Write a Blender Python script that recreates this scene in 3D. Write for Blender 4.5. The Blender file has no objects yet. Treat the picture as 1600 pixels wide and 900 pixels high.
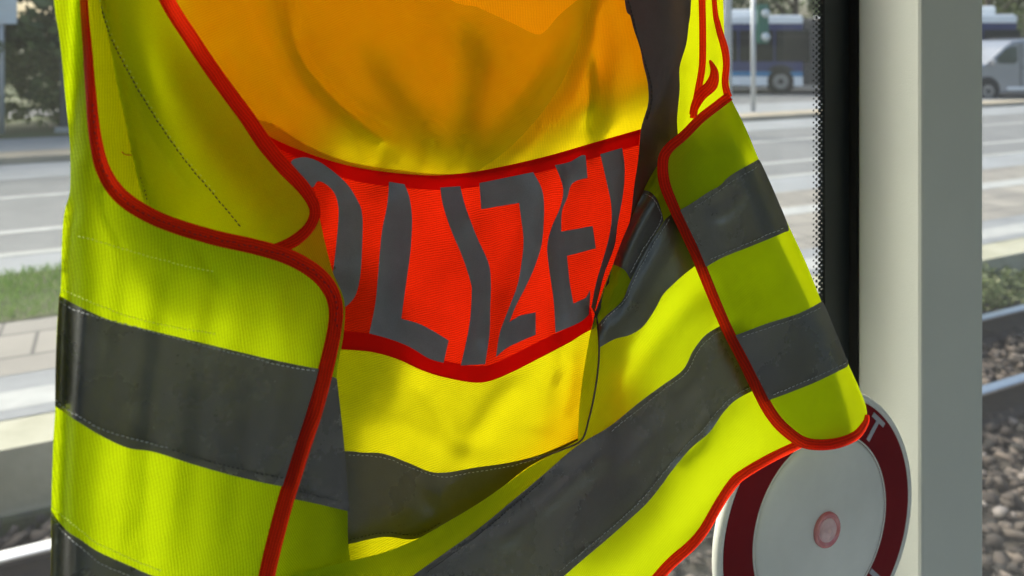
import bpy, bmesh, math, random
from mathutils import Vector, noise
from mathutils.geometry import delaunay_2d_cdt
import numpy as np
random.seed(7)
R5 = math.sqrt(5.0)
C = bpy.context.scene.collection
scene = bpy.context.scene

# ------------------------------------------------------------------ camera, sky, sun, exposure
F = 1250.0          # focal length in photograph pixels (1600 wide)
HZ = 65.0           # row of the horizon
CAMZ = 1.9
cam = bpy.data.cameras.new("Camera"); camo = bpy.data.objects.new("Camera", cam); C.objects.link(camo)
camo.location = (0, 0, CAMZ); camo.rotation_euler = (math.pi/2, 0, 0)
cam.sensor_width = 36; cam.lens = 36*F/1600; cam.shift_y = -(450-HZ)/1600
cam.clip_start = 0.02; cam.clip_end = 2000
cam.dof.use_dof = True; cam.dof.focus_distance = 0.47; cam.dof.aperture_fstop = 10
scene.camera = camo

w = bpy.data.worlds.new("World"); scene.world = w; w.use_nodes = True
nt = w.node_tree; bg = nt.nodes['Background']
sky = nt.nodes.new('ShaderNodeTexSky'); sky.sky_type = 'NISHITA'; sky.sun_disc = False
SUN_EL, SUN_AZ = math.radians(48), math.radians(302)   # azimuth clockwise from +Y
sky.sun_elevation = SUN_EL; sky.sun_rotation = SUN_AZ; sky.dust_density = 5.0; sky.air_density = 1.0
nt.links.new(sky.outputs[0], bg.inputs[0]); bg.inputs[1].default_value = 0.15
sl = bpy.data.lights.new("Sun", 'SUN'); sl.energy = 1.5; sl.angle = math.radians(16); sl.color = (1, .97, .92)
so = bpy.data.objects.new("Sun", sl); C.objects.link(so)
sd = Vector((math.sin(SUN_AZ)*math.cos(SUN_EL), math.cos(SUN_AZ)*math.cos(SUN_EL), math.sin(SUN_EL)))
so.rotation_euler = sd.to_track_quat('Z', 'Y').to_euler(); so.location = (0, 0, 30)
scene.view_settings.view_transform = 'Standard'; scene.view_settings.look = 'None'
scene.view_settings.gamma = 1; scene.view_settings.use_curve_mapping = False
scene.view_settings.exposure = 1.32
scene.cycles.max_bounces = 14; scene.cycles.diffuse_bounces = 8; scene.cycles.transmission_bounces = 10
scene.cycles.transparent_max_bounces = 12; scene.cycles.sample_clamp_indirect = 6.0

# ------------------------------------------------------------------ helpers
def W(s, p, z=0.0):
    """tram frame (s along the tram, p out through the window) -> world"""
    return Vector(((2*s - p)/R5, (s + 2*p)/R5, z))
TRAM_ANG = math.atan2(1, 2)

def tag(o, label=None, cat=None, group=None, kind=None):
    if label: o['label'] = label
    if cat: o['category'] = cat
    if group: o['group'] = group
    if kind: o['kind'] = kind
    return o
def empty(name, loc, rz=0, **k):
    o = bpy.data.objects.new(name, None); C.objects.link(o); o.empty_display_size = .05
    o.location = loc; o.rotation_euler = (0, 0, rz); tag(o, **k); return o
def link(name, me, mat, parent=None, smooth=False):
    me.materials.append(mat)
    if smooth: me.polygons.foreach_set('use_smooth', [True]*len(me.polygons))
    o = bpy.data.objects.new(name, me); C.objects.link(o)
    if parent is not None: o.parent = parent
    return o
def mesh(name, verts, faces):
    me = bpy.data.meshes.new(name); me.from_pydata([tuple(v) for v in verts], [], faces); me.update(); return me
def from_bm(name, bm, mat, parent=None, smooth=False):
    me = bpy.data.meshes.new(name); bm.normal_update(); bm.to_mesh(me); bm.free()
    return link(name, me, mat, parent, smooth)
def local(parent, v):
    return v
class M:
    """collects boxes, prisms, tubes into one mesh, in given coordinates"""
    def __init__(s): s.bm = bmesh.new()
    def box(s, c, d, fn=None, bev=0):
        r = bmesh.ops.create_cube(s.bm, size=1)
        for v in r['verts']:
            v.co = Vector((c[0]+v.co.x*d[0], c[1]+v.co.y*d[1], c[2]+v.co.z*d[2]))
        if bev:
            es = list({e for v in r['verts'] for e in v.link_edges})
            bmesh.ops.bevel(s.bm, geom=es, offset=bev, segments=2, affect='EDGES', profile=.5)
        return s
    def prism(s, pts, y0, y1, bev=0, axis='y'):
        mk = (lambda a, b, t: Vector((a, t, b))) if axis == 'y' else (lambda a, b, t: Vector((a, b, t)))
        a = [s.bm.verts.new(mk(x, z, y0)) for x, z in pts]; b = [s.bm.verts.new(mk(x, z, y1)) for x, z in pts]
        fs = [s.bm.faces.new(a), s.bm.faces.new(b[::-1])]
        n = len(pts)
        for i in range(n): fs.append(s.bm.faces.new((a[i], b[i], b[(i+1) % n], a[(i+1) % n])))
        bmesh.ops.recalc_face_normals(s.bm, faces=fs)
        if bev:
            es = list({e for f in fs[:2] for e in f.edges})
            bmesh.ops.bevel(s.bm, geom=es, offset=bev, segments=3, affect='EDGES', profile=.5)
        return s
    def cyl(s, a, b, r0, r1=None, seg=20):
        a = Vector(a); b = Vector(b); r1 = r0 if r1 is None else r1
        q = (b-a).to_track_quat('Z', 'Y'); A = []; B = []
        for i in range(seg):
            t = 2*math.pi*i/seg; v = Vector((math.cos(t), math.sin(t), 0))
            A.append(s.bm.verts.new(a+q @ (v*r0))); B.append(s.bm.verts.new(b+q @ (v*r1)))
        s.bm.faces.new(A[::-1]); s.bm.faces.new(B)
        for i in range(seg): s.bm.faces.new((A[i], A[(i+1) % seg], B[(i+1) % seg], B[i]))
        return s
    def lathe(s, prof, seg=64):
        """profile (r, h) round the local Z axis"""
        rings = []
        for r, h in prof:
            if r <= 1e-6: rings.append([s.bm.verts.new((0, 0, h))])
            else: rings.append([s.bm.verts.new((r*math.cos(2*math.pi*i/seg), r*math.sin(2*math.pi*i/seg), h)) for i in range(seg)])
        for A, B in zip(rings, rings[1:]):
            for i in range(seg):
                j = (i+1) % seg
                if len(A) == 1 and len(B) == 1: continue
                if len(A) == 1: s.bm.faces.new((A[0], B[i], B[j]))
                elif len(B) == 1: s.bm.faces.new((A[i], B[0], A[j]))
                else: s.bm.faces.new((A[i], B[i], B[j], A[j]))
        bmesh.ops.recalc_face_normals(s.bm, faces=s.bm.faces[:])
        return s
    def go(s, name, mat, parent=None, smooth=False): return from_bm(name, s.bm, mat, parent, smooth)

# ------------------------------------------------------------------ materials
def nmat(name):
    m = bpy.data.materials.new(name); m.use_nodes = True
    nt = m.node_tree; nt.nodes.clear()
    out = nt.nodes.new('ShaderNodeOutputMaterial'); return m, nt, out
def N(nt, t, **k):
    n = nt.nodes.new(t)
    for a, b in k.items():
        if a in n.inputs.keys(): n.inputs[a].default_value = b
        else: setattr(n, a, b)
    return n
def ramp(nt, fac, stops):
    r = nt.nodes.new('ShaderNodeValToRGB'); e = r.color_ramp.elements
    while len(e) < len(stops): e.new(.5)
    for k, (p, c) in enumerate(stops): e[k].position = p; e[k].color = (*c, 1)
    nt.links.new(fac, r.inputs[0]); return r.outputs[0]
def surf(name, c1, c2=None, scale=5, rough=.7, metal=0, bump=0, bscale=None, detail=6, spec=.5, coat=0, stretch=None, c3=None):
    """general mottled surface"""
    m, nt, out = nmat(name); L = nt.links.new
    b = N(nt, 'ShaderNodeBsdfPrincipled'); L(b.outputs[0], out.inputs[0])
    b.inputs['Roughness'].default_value = rough; b.inputs['Metallic'].default_value = metal
    b.inputs['Specular IOR Level'].default_value = spec; b.inputs['Coat Weight'].default_value = coat
    tc = N(nt, 'ShaderNodeTexCoord'); src = tc.outputs['Object']
    if stretch:
        mp = N(nt, 'ShaderNodeMapping'); mp.inputs['Scale'].default_value = stretch; L(src, mp.inputs[0]); src = mp.outputs[0]
    n = N(nt, 'ShaderNodeTexNoise', Scale=scale, Detail=detail, Roughness=.6); L(src, n.inputs['Vector'])
    if c2 is None: c2 = tuple(x*.85 for x in c1)
    st = [(.3, c2), (.68, c1)] if c3 is None else [(.28, c2), (.5, c1), (.72, c3)]
    L(ramp(nt, n.outputs[0], st), b.inputs['Base Color'])
    if bump:
        n2 = N(nt, 'ShaderNodeTexNoise', Scale=bscale or scale*6, Detail=4); L(src, n2.inputs['Vector'])
        bp = N(nt, 'ShaderNodeBump', Strength=.6, Distance=bump); L(n2.outputs[0], bp.inputs['Height']); L(bp.outputs[0], b.inputs['Normal'])
    return m

def cloth(name, front, through, trans=.5, pitch=.0014, ang=0., rib=1.0, mott=.12, spec=0.25, sheer=0):
    """woven / knitted translucent cloth; UV map is the lay of the cloth in metres"""
    m, nt, out = nmat(name); L = nt.links.new
    uv = N(nt, 'ShaderNodeUVMap'); mp = N(nt, 'ShaderNodeMapping'); mp.inputs['Rotation'].default_value[2] = ang
    L(uv.outputs[0], mp.inputs[0])
    # distort a little so that threads are not ruler-straight
    nz = N(nt, 'ShaderNodeTexNoise', Scale=45.0, Detail=3); L(mp.outputs[0], nz.inputs['Vector'])
    sub = N(nt, 'ShaderNodeVectorMath', operation='SUBTRACT'); L(nz.outputs[1], sub.inputs[0]); sub.inputs[1].default_value = (.5, .5, .5)
    sc = N(nt, 'ShaderNodeVectorMath', operation='SCALE'); sc.inputs['Scale'].default_value = .004; L(sub.outputs[0], sc.inputs[0])
    ad = N(nt, 'ShaderNodeVectorMath', operation='ADD'); L(mp.outputs[0], ad.inputs[0]); L(sc.outputs[0], ad.inputs[1])
    w1 = N(nt, 'ShaderNodeTexWave', Scale=1/pitch/20*1.0, Distortion=0.0); w1.bands_direction = 'X'; L(ad.outputs[0], w1.inputs['Vector'])
    w1.inputs['Scale'].default_value = 2*math.pi/(20*pitch)
    w2 = N(nt, 'ShaderNodeTexWave'); w2.bands_direction = 'Y'; w2.inputs['Scale'].default_value = 2*math.pi/(20*pitch*1.3); L(ad.outputs[0], w2.inputs['Vector'])
    mul = N(nt, 'ShaderNodeMath', operation='MULTIPLY'); L(w2.outputs['Fac'], mul.inputs[0]); mul.inputs[1].default_value = .16
    h = N(nt, 'ShaderNodeMath', operation='ADD'); L(w1.outputs['Fac'], h.inputs[0]); L(mul.outputs[0], h.inputs[1])
    fz = N(nt, 'ShaderNodeTexNoise', Scale=1100.0, Detail=3); L(mp.outputs[0], fz.inputs['Vector'])
    h2 = N(nt, 'ShaderNodeMath', operation='MULTIPLY_ADD'); L(fz.outputs[0], h2.inputs[0]); h2.inputs[1].default_value = .9; L(h.outputs[0], h2.inputs[2])
    bp = N(nt, 'ShaderNodeBump', Strength=.55*rib, Distance=.00035); L(h2.outputs[0], bp.inputs['Height'])
    wr = N(nt, 'ShaderNodeTexNoise', Scale=70.0, Detail=4, Roughness=.55); wr.noise_type = 'RIDGED_MULTIFRACTAL'; L(ad.outputs[0], wr.inputs['Vector'])
    bq = N(nt, 'ShaderNodeBump', Strength=.22, Distance=.0012); L(wr.outputs[0], bq.inputs['Height']); L(bq.outputs[0], bp.inputs['Normal'])
    # thread-scale and blotchy value variation
    big = N(nt, 'ShaderNodeTexNoise', Scale=28.0, Detail=5, Roughness=.6); L(mp.outputs[0], big.inputs['Vector'])
    v1 = N(nt, 'ShaderNodeMapRange'); v1.inputs['To Min'].default_value = 1-mott; v1.inputs['To Max'].default_value = 1+mott*.6; L(big.outputs[0], v1.inputs[0])
    v2 = N(nt, 'ShaderNodeMapRange'); v2.inputs['From Max'].default_value = 2.2; v2.inputs['To Min'].default_value = 1-.42*rib; v2.inputs['To Max'].default_value = 1.15; L(h2.outputs[0], v2.inputs[0])
    vv = N(nt, 'ShaderNodeMath', operation='MULTIPLY'); L(v1.outputs[0], vv.inputs[0]); L(v2.outputs[0], vv.inputs[1])
    def col(c):
        s_ = N(nt, 'ShaderNodeVectorMath', operation='SCALE'); s_.inputs[0].default_value = c; L(vv.outputs[0], s_.inputs['Scale']); return s_.outputs[0]
    d = N(nt, 'ShaderNodeBsdfDiffuse'); L(col(front), d.inputs[0]); L(bp.outputs[0], d.inputs['Normal'])
    t = N(nt, 'ShaderNodeBsdfTranslucent'); L(col(through), t.inputs[0]); L(bp.outputs[0], t.inputs['Normal'])
    mx = N(nt, 'ShaderNodeMixShader'); mx.inputs[0].default_value = trans; L(d.outputs[0], mx.inputs[1]); L(t.outputs[0], mx.inputs[2])
    g = N(nt, 'ShaderNodeBsdfGlossy', Roughness=.55); g.inputs[0].default_value = (.5, .5, .5, 1); L(bp.outputs[0], g.inputs['Normal'])
    fr = N(nt, 'ShaderNodeFresnel', IOR=1.35); fm = N(nt, 'ShaderNodeMath', operation='MULTIPLY'); L(fr.outputs[0], fm.inputs[0]); fm.inputs[1].default_value = spec
    mg = N(nt, 'ShaderNodeMixShader'); L(fm.outputs[0], mg.inputs[0]); L(mx.outputs[0], mg.inputs[1]); L(g.outputs[0], mg.inputs[2])
    if sheer:
        tr = N(nt, 'ShaderNodeBsdfTransparent'); ms = N(nt, 'ShaderNodeMixShader'); ms.inputs[0].default_value = sheer
        L(mg.outputs[0], ms.inputs[1]); L(tr.outputs[0], ms.inputs[2]); mg = ms
    L(mg.outputs[0], out.inputs[0]); return m

def tape(name, base=(.13, .13, .128), rough=.42, trans=.10, tcol=(.30, .26, .06)):
    """grey retroreflective tape: fine glass-bead grain, broad sheen, a trace of light through it"""
    m, nt, out = nmat(name); L = nt.links.new
    uv = N(nt, 'ShaderNodeUVMap')
    b = N(nt, 'ShaderNodeBsdfPrincipled'); b.inputs['Metallic'].default_value = .7
    gr = N(nt, 'ShaderNodeTexNoise', Scale=1800.0, Detail=2); L(uv.outputs[0], gr.inputs['Vector'])
    big = N(nt, 'ShaderNodeTexNoise', Scale=18.0, Detail=6, Roughness=.65); L(uv.outputs[0], big.inputs['Vector'])
    mm = N(nt, 'ShaderNodeMath', operation='MULTIPLY_ADD'); L(gr.outputs[0], mm.inputs[0]); mm.inputs[1].default_value = .45; L(big.outputs[0], mm.inputs[2])
    L(ramp(nt, mm.outputs[0], [(.45, tuple(x*.75 for x in base)), (.95, tuple(x*1.3 for x in base))]), b.inputs['Base Color'])
    rr = N(nt, 'ShaderNodeMapRange'); rr.inputs['To Min'].default_value = rough-.08; rr.inputs['To Max'].default_value = rough+.12; L(big.outputs[0], rr.inputs[0]); L(rr.outputs[0], b.inputs['Roughness'])
    bp = N(nt, 'ShaderNodeBump', Strength=.35, Distance=.0002); L(gr.outputs[0], bp.inputs['Height'])
    bp2 = N(nt, 'ShaderNodeBump', Strength=.35, Distance=.003); L(big.outputs[0], bp2.inputs['Height']); L(bp.outputs[0], bp2.inputs['Normal'])
    wr = N(nt, 'ShaderNodeTexNoise', Scale=38.0, Detail=6, Roughness=.6); wr.noise_type = 'RIDGED_MULTIFRACTAL'; L(uv.outputs[0], wr.inputs['Vector'])
    bp3 = N(nt, 'ShaderNodeBump', Strength=.30, Distance=.0014); L(wr.outputs[0], bp3.inputs['Height']); L(bp2.outputs[0], bp3.inputs['Normal'])
    L(bp3.outputs[0], b.inputs['Normal'])
    t = N(nt, 'ShaderNodeBsdfTranslucent'); t.inputs[0].default_value = (*tcol, 1)
    mx = N(nt, 'ShaderNodeMixShader'); mx.inputs[0].default_value = trans; L(b.outputs[0], mx.inputs[1]); L(t.outputs[0], mx.inputs[2])
    L(mx.outputs[0], out.inputs[0]); return m

Y_F, Y_T = (.42, .62, .004), (.68, .83, .004)
m_yellow = cloth('yellow_knit', Y_F, Y_T, .49, ang=math.radians(-8), rib=.75)
m_yellow_fine = cloth('yellow_fine', (.62, .66, .004), (1, .84, .004), .60, pitch=.0008, ang=math.radians(80), rib=.7)
m_yellow_h = cloth('yellow_cross', (.52, .50, .004), (.80, .70, .004), .54, pitch=.0012, ang=math.radians(82), rib=.75)
m_yellow_d = cloth('yellow_diag', (.40, .54, .004), (.66, .77, .004), .51, pitch=.0010, ang=math.radians(-30), rib=.6)
m_yellow_o = cloth('yellow_olive', (.50, .62, .004), (.86, .92, .004), .54, pitch=.0008, ang=math.radians(20), rib=.7)
m_yellow_dim = cloth('yellow_dimmed_knit', (.50, .54, .004), (.85, .78, .004), .34, pitch=.0012, rib=.7)  # less translucent copy of the yellow; armhole shade put into the cloth
m_yellow_top = cloth('yellow_top', (.58, .50, .004), (.98, .74, .004), .58, pitch=.0012, ang=math.radians(5), rib=.6)  # warmer, brighter copy for the upper back; orange glow put into its colour
m_cowl = cloth('yellow_sheer', (.56, .62, .004), (.92, .86, .004), .66, pitch=.0011, ang=math.radians(70), rib=.5, sheer=.42)
m_orange = cloth('orange_knit', (.92, .20, .003), (1, .24, .003), .70, rib=.6, sheer=.12)
m_red = cloth('red_knit', (.85, .030, .003), (.80, .017, .002), .56, pitch=.0012, ang=math.radians(86), rib=1.0, mott=.25)
m_redhem = cloth('red_hem', (.80, .012, .003), (.78, .010, .003), .52, pitch=.0007, rib=.4)
m_bind = cloth('red_binding', (.99, .035, .008), (.99, .035, .008), .66, pitch=.0015, ang=0, rib=.9, spec=.35)
m_tape = tape('reflective_tape', base=(.15,.15,.148), rough=.25)
m_tape_b = tape('reflective_tape_backlit', base=(.12,.12,.112), rough=.28, trans=.12, tcol=(.28, .26, .08))
m_letter = tape('reflective_letter', base=(.17, .18, .19), rough=.40, trans=.05)
m_dark = tape('dark_strap', base=(.085, .072, .070), rough=.5, trans=.06, tcol=(.30, .16, .05))
m_thread = surf('pale_thread', (.62, .62, .60), scale=300, rough=.8)
m_thread_y = surf('yellow_thread', (.85, .98, .16), scale=300, rough=.8)
m_thread_r = surf('red_thread', (.45, .012, .006), scale=300, rough=.8)
m_thread_k = surf('dark_thread', (.035, .035, .03), scale=300, rough=.8)

m_pillar = surf('pillar_paint', (.60, .61, .53), (.56, .57, .50), scale=7, rough=.42, bump=.0002, bscale=900, detail=8)
m_black = surf('black_frit', (.020, .024, .025), (.016, .019, .020), scale=40, rough=.35)
m_rubber = surf('rubber', (.004, .004, .004), scale=60, rough=.85)
m_inner = surf('tram_lining', (.74, .75, .73), (.70, .71, .69), scale=3, rough=.55)
m_floor = surf('tram_floor', (.34, .34, .35), (.28, .28, .29), scale=60, rough=.7)
m_glass, nt_, out_ = nmat('window_glass')
_t = N(nt_, 'ShaderNodeBsdfTransparent'); _t.inputs[0].default_value = (.90, .93, .91, 1)
_g = N(nt_, 'ShaderNodeBsdfGlossy', Roughness=.02); _lw = N(nt_, 'ShaderNodeLayerWeight', Blend=.5); _f = N(nt_, 'ShaderNodeMath', operation='POWER'); nt_.links.new(_lw.outputs['Facing'], _f.inputs[0]); _f.inputs[1].default_value = 5.0
_f2 = N(nt_, 'ShaderNodeMath', operation='MULTIPLY_ADD'); nt_.links.new(_f.outputs[0], _f2.inputs[0]); _f2.inputs[1].default_value = .8; _f2.inputs[2].default_value = .03; _f = _f2
_m = N(nt_, 'ShaderNodeMixShader'); nt_.links.new(_f.outputs[0], _m.inputs[0]); nt_.links.new(_t.outputs[0], _m.inputs[1]); nt_.links.new(_g.outputs[0], _m.inputs[2])
_tc = N(nt_, 'ShaderNodeTexCoord'); _v = N(nt_, 'ShaderNodeTexVoronoi', Scale=60.0); nt_.links.new(_tc.outputs['Object'], _v.inputs['Vector'])
_n = N(nt_, 'ShaderNodeTexNoise', Scale=9.0, Detail=8); nt_.links.new(_tc.outputs['Object'], _n.inputs['Vector'])
_r = ramp(nt_, _v.outputs['Distance'], [(.02, (1, 1, 1)), (.06, (0, 0, 0))])
_r2 = ramp(nt_, _n.outputs[0], [(.52, (0, 0, 0)), (.75, (1, 1, 1))])
_q = N(nt_, 'ShaderNodeMath', operation='MULTIPLY'); nt_.links.new(_r, _q.inputs[0]); nt_.links.new(_r2, _q.inputs[1])
_q2 = N(nt_, 'ShaderNodeMath', operation='MULTIPLY_ADD'); nt_.links.new(_q.outputs[0], _q2.inputs[0]); _q2.inputs[1].default_value = .16; _q2.inputs[2].default_value = .010
_d = N(nt_, 'ShaderNodeBsdfTranslucent'); _d.inputs[0].default_value = (.8, .8, .78, 1)
_m2 = N(nt_, 'ShaderNodeMixShader'); nt_.links.new(_q2.outputs[0], _m2.inputs[0]); nt_.links.new(_m.outputs[0], _m2.inputs[1]); nt_.links.new(_d.outputs[0], _m2.inputs[2])
nt_.links.new(_m2.outputs[0], out_.inputs[0])

# ------------------------------------------------------------------ the ground outside
def strip(name, p0, p1, z, s0, s1, mat, thick=None, sub=1, kind='structure', **k):
    """a flat band along the tracks between offsets p0..p1; with a thickness it is a slab"""
    c = W(0, 0, 0)
    if thick is None:
        vs = [W(s0, p0, z), W(s1, p0, z), W(s1, p1, z), W(s0, p1, z)]; me = mesh(name, vs, [(0, 1, 2, 3)])
    else:
        lo = [W(s0, p0, z-thick), W(s1, p0, z-thick), W(s1, p1, z-thick), W(s0, p1, z-thick)]
        hi = [W(s0, p0, z), W(s1, p0, z), W(s1, p1, z), W(s0, p1, z)]
        me = mesh(name, lo+hi, [(3, 2, 1, 0), (4, 5, 6, 7), (0, 1, 5, 4), (1, 2, 6, 5), (2, 3, 7, 6), (3, 0, 4, 7)])
    return tag(link(name, me, mat), kind=kind, **k)

m_soil = surf('soil_grass', (.07, .10, .03), (.10, .09, .05), scale=1.2, rough=.95, bump=.02, bscale=14)
m_asph = surf('asphalt', (.19, .19, .188), (.15, .15, .15), scale=1.5, rough=.85, bump=.004, bscale=90, detail=10)
m_asph_l = surf('light_asphalt', (.28, .29, .30), (.23, .235, .24), scale=.9, rough=.85, bump=.003, bscale=90, detail=10)
m_conc = surf('concrete', (.36, .36, .34), (.28, .28, .26), scale=2.0, rough=.85, bump=.003, bscale=60, detail=10)
m_tan = surf('tan_edge', (.40, .34, .25), (.30, .26, .20), scale=2.0, rough=.9, bump=.003, bscale=60)
m_edge = surf('edge_stone', (.42, .40, .31), (.26, .25, .17), scale=2.6, rough=.85, bump=.003, bscale=50, detail=10)
m_white = surf('road_paint', (.40, .40, .38), (.29, .29, .28), scale=6, rough=.8, detail=10)
m_greyst = surf('grey_paving', (.26, .265, .27), (.19, .195, .2), scale=3, rough=.85, bump=.003, bscale=60)
m_pave, nt, out = nmat('paving')
b = N(nt, 'ShaderNodeBsdfPrincipled', Roughness=.85); nt.links.new(b.outputs[0], out.inputs[0])
tc = N(nt, 'ShaderNodeTexCoord'); mp = N(nt, 'ShaderNodeMapping'); mp.inputs['Rotation'].default_value[2] = -TRAM_ANG; nt.links.new(tc.outputs['Object'], mp.inputs[0])
bt = N(nt, 'ShaderNodeTexBrick', Scale=1.0); nt.links.new(mp.outputs[0], bt.inputs['Vector'])
bt.inputs['Color1'].default_value = (.29, .265, .23, 1); bt.inputs['Color2'].default_value = (.24, .22, .195, 1); bt.inputs['Mortar'].default_value = (.13, .12, .11, 1)
bt.inputs['Mortar Size'].default_value = .012; bt.inputs['Brick Width'].default_value = .4; bt.inputs['Row Height'].default_value = .4; bt.offset = .5
nz = N(nt, 'ShaderNodeTexNoise', Scale=1.3, Detail=8); nt.links.new(tc.outputs['Object'], nz.inputs['Vector'])
rr = ramp(nt, nz.outputs[0], [(.3, (.78, .78, .78)), (.7, (1.1, 1.1, 1.08))])
mx = N(nt, 'ShaderNodeMix', data_type='RGBA', blend_type='MULTIPLY'); mx.inputs[0].default_value = 1
nt.links.new(bt.outputs[0], mx.inputs[6]); nt.links.new(rr, mx.inputs[7]); nt.links.new(mx.outputs[2], b.inputs['Base Color'])

EDGE = 4.05
gp = [(-300, -.36), (EDGE+.10, -.36), (EDGE+.10, -.02), (500, -.02)]
gv = []; gf = []
for p, z in gp: gv += [W(-400, p, z), W(400, p, z)]
for i in range(3): gf.append((2*i, 2*i+1, 2*i+3, 2*i+2))
tag(link('ground', mesh('ground', gv, gf), m_soil), kind='structure')
S0, S1 = -40, 80
# platform: one solid slab, surfaced in bands
strip('platform', EDGE, 7.72, .146, S0, S1, m_edge, thick=.50)
strip('platform_edge_band', 4.36, 4.47, .150, S0, S1, m_greyst)
strip('platform_white_band', 4.47, 4.70, .151, S0, S1, m_white)
strip('platform_grey_band', 4.70, 4.93, .150, S0, S1, m_greyst)
strip('pavement', 4.93, 6.9, .152, S0, S1, m_pave)
strip('pavement_white_line', 5.95, 6.22, .156, 4.6, S1, m_white)
strip('footpath', 6.9, 7.62, .154, S0, S1, m_asph_l)
strip('kerb', 7.62, 7.76, .158, S0, S1, m_conc, thick=.25)
strip('road', 7.74, 26.0, .0, S0, S1+40, m_asph)
for k, (pp, wd) in enumerate([(9.28, .16), (11.35, .15)]):
    strip('road_marking', pp, pp+wd, .004, S0, S1, m_white)
strip('light_lane', 12.9, 14.5, .005, S0, S1, m_asph_l)
strip('median_kerb', 14.5, 15.3, .11, S0, S1, m_tan, thick=.2)
strip('median', 15.3, 17.4, .112, S0, S1, m_asph_l, thick=.2)
strip('verge', 26.0, 140, .10, S0-60, S1+100, m_soil, thick=.2)
strip('median_verge', 17.3, 22.0, .115, -40, 6.5, m_soil, thick=.2)

# tactile dirt line at the kerb foot: moss band on the platform face
m_moss = surf('moss', (.10, .12, .03), (.05, .05, .03), scale=6, rough=.95, bump=.01, bscale=60)
strip('moss_band', EDGE-.05, EDGE-.002, -.14, S0, S1, m_moss, thick=.2)

# ballast stones and bed
m_bal, nt, out = nmat('ballast_stone')
b = N(nt, 'ShaderNodeBsdfPrincipled', Roughness=.9); nt.links.new(b.outputs[0], out.inputs[0])
gi = N(nt, 'ShaderNodeNewGeometry')
st = ramp(nt, gi.outputs['Random Per Island'], [(0, (.025, .022, .018)), (.35, (.055, .041, .033)), (.6, (.09, .072, .058)), (.85, (.155, .12, .095)), (1, (.23, .20, .18))])
nt.links.new(st, b.inputs['Base Color'])
m_bed = surf('ballast_bed', (.085, .07, .055), (.045, .038, .032), scale=9, rough=.95, bump=.02, bscale=40)
strip('trackbed', -6, EDGE-.01, -.20, S0, S1, m_bed)
rng = np.random.default_rng(5)
ico = bmesh.new(); bmesh.ops.create_icosphere(ico, subdivisions=1, radius=1)
ico.verts.ensure_lookup_table(); IV = np.array([v.co[:] for v in ico.verts]); IF = np.array([[v.index for v in f.verts] for f in ico.faces]); ico.free()
def stones(name, regions, mat, **k):
    V = []; Fc = []; base = 0
    for (s0, s1, p0, p1, n, r0, r1, z) in regions:
        for i in range(n):
            s = rng.uniform(s0, s1); p = rng.uniform(p0, p1); r = rng.uniform(r0, r1)
            v = IV*(1+rng.uniform(-.5, .4, (12, 1)))*r*np.array([rng.uniform(.8, 1.5), rng.uniform(.7, 1.1), rng.uniform(.5, .8)])
            a = rng.uniform(0, 6.28); ca, sa = math.cos(a), math.sin(a)
            t = rng.uniform(-.5, .5); v = v @ np.array([[1, 0, 0], [0, math.cos(t), -math.sin(t)], [0, math.sin(t), math.cos(t)]])
            v = v @ np.array([[ca, sa, 0], [-sa, ca, 0], [0, 0, 1]])
            c = W(s, p, z+rng.uniform(-.02, .03)); V.append(v+np.array(c[:])); Fc.append(IF+base); base += 12
    V = np.concatenate(V); Fc = np.concatenate(Fc)
    me = bpy.data.meshes.new(name); me.vertices.add(len(V)); me.vertices.foreach_set('co', V.ravel())
    me.loops.add(len(Fc)*3); me.loops.foreach_set('vertex_index', Fc.ravel()); me.polygons.add(len(Fc))
    me.polygons.foreach_set('loop_start', np.arange(0, len(Fc)*3, 3)); me.polygons.foreach_set('loop_total', np.full(len(Fc), 3))
    me.update(); me.validate()
    return tag(link(name, me, mat), **k)
stones('ballast', [(-4, 12, 1.2, 4.0, 19000, .016, .042, -.17)], m_bal, kind='stuff', label='grey and brown track ballast stones between the rails', cat='gravel')

# rails
m_railtop = surf('rail_steel', (.62, .62, .62), (.50, .50, .50), scale=40, rough=.28, metal=1, stretch=(1, 1, 1))
m_railside = surf('rail_rust', (.06, .045, .035), (.035, .03, .028), scale=30, rough=.85)
def rail(p, label):
    r = empty('rail', W(0, p, 0), TRAM_ANG, label=label, cat='rail', group='tram rails in the ballast')
    prof = [(-.07, -.17), (.07, -.17), (.07, -.155), (.012, -.14), (.010, -.05), (.033, -.035), (.036, -.012), (-.036, -.012), (-.033, -.035), (-.010, -.05), (-.012, -.14), (-.07, -.155)]
    bm = bmesh.new()
    a = [bm.verts.new((-20, y, z)) for y, z in prof]; b_ = [bm.verts.new((40, y, z)) for y, z in prof]
    for i in range(len(prof)): bm.faces.new((a[i], b_[i], b_[(i+1) % 12], a[(i+1) % 12]))
    bm.faces.new(a[::-1]); bm.faces.new(b_)
    from_bm('rail_web', bm, m_railside, r)
    bm = bmesh.new(); prof = [(-.036, -.0115), (.036, -.0115), (.034, -.002), (.026, .002), (-.026, .002), (-.034, -.002)]
    a = [bm.verts.new((-20, y, z)) for y, z in prof]; b_ = [bm.verts.new((40, y, z)) for y, z in prof]
    for i in range(6): bm.faces.new((a[i], b_[i], b_[(i+1) % 6], a[(i+1) % 6]))
    bm.faces.new(a[::-1]); bm.faces.new(b_)
    from_bm('rail_head', bm, m_railtop, r)
rail(3.49, 'shiny tram rail nearest the platform edge')
rail(2.76, 'shiny tram rail lying nearer the tram window')

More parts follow.
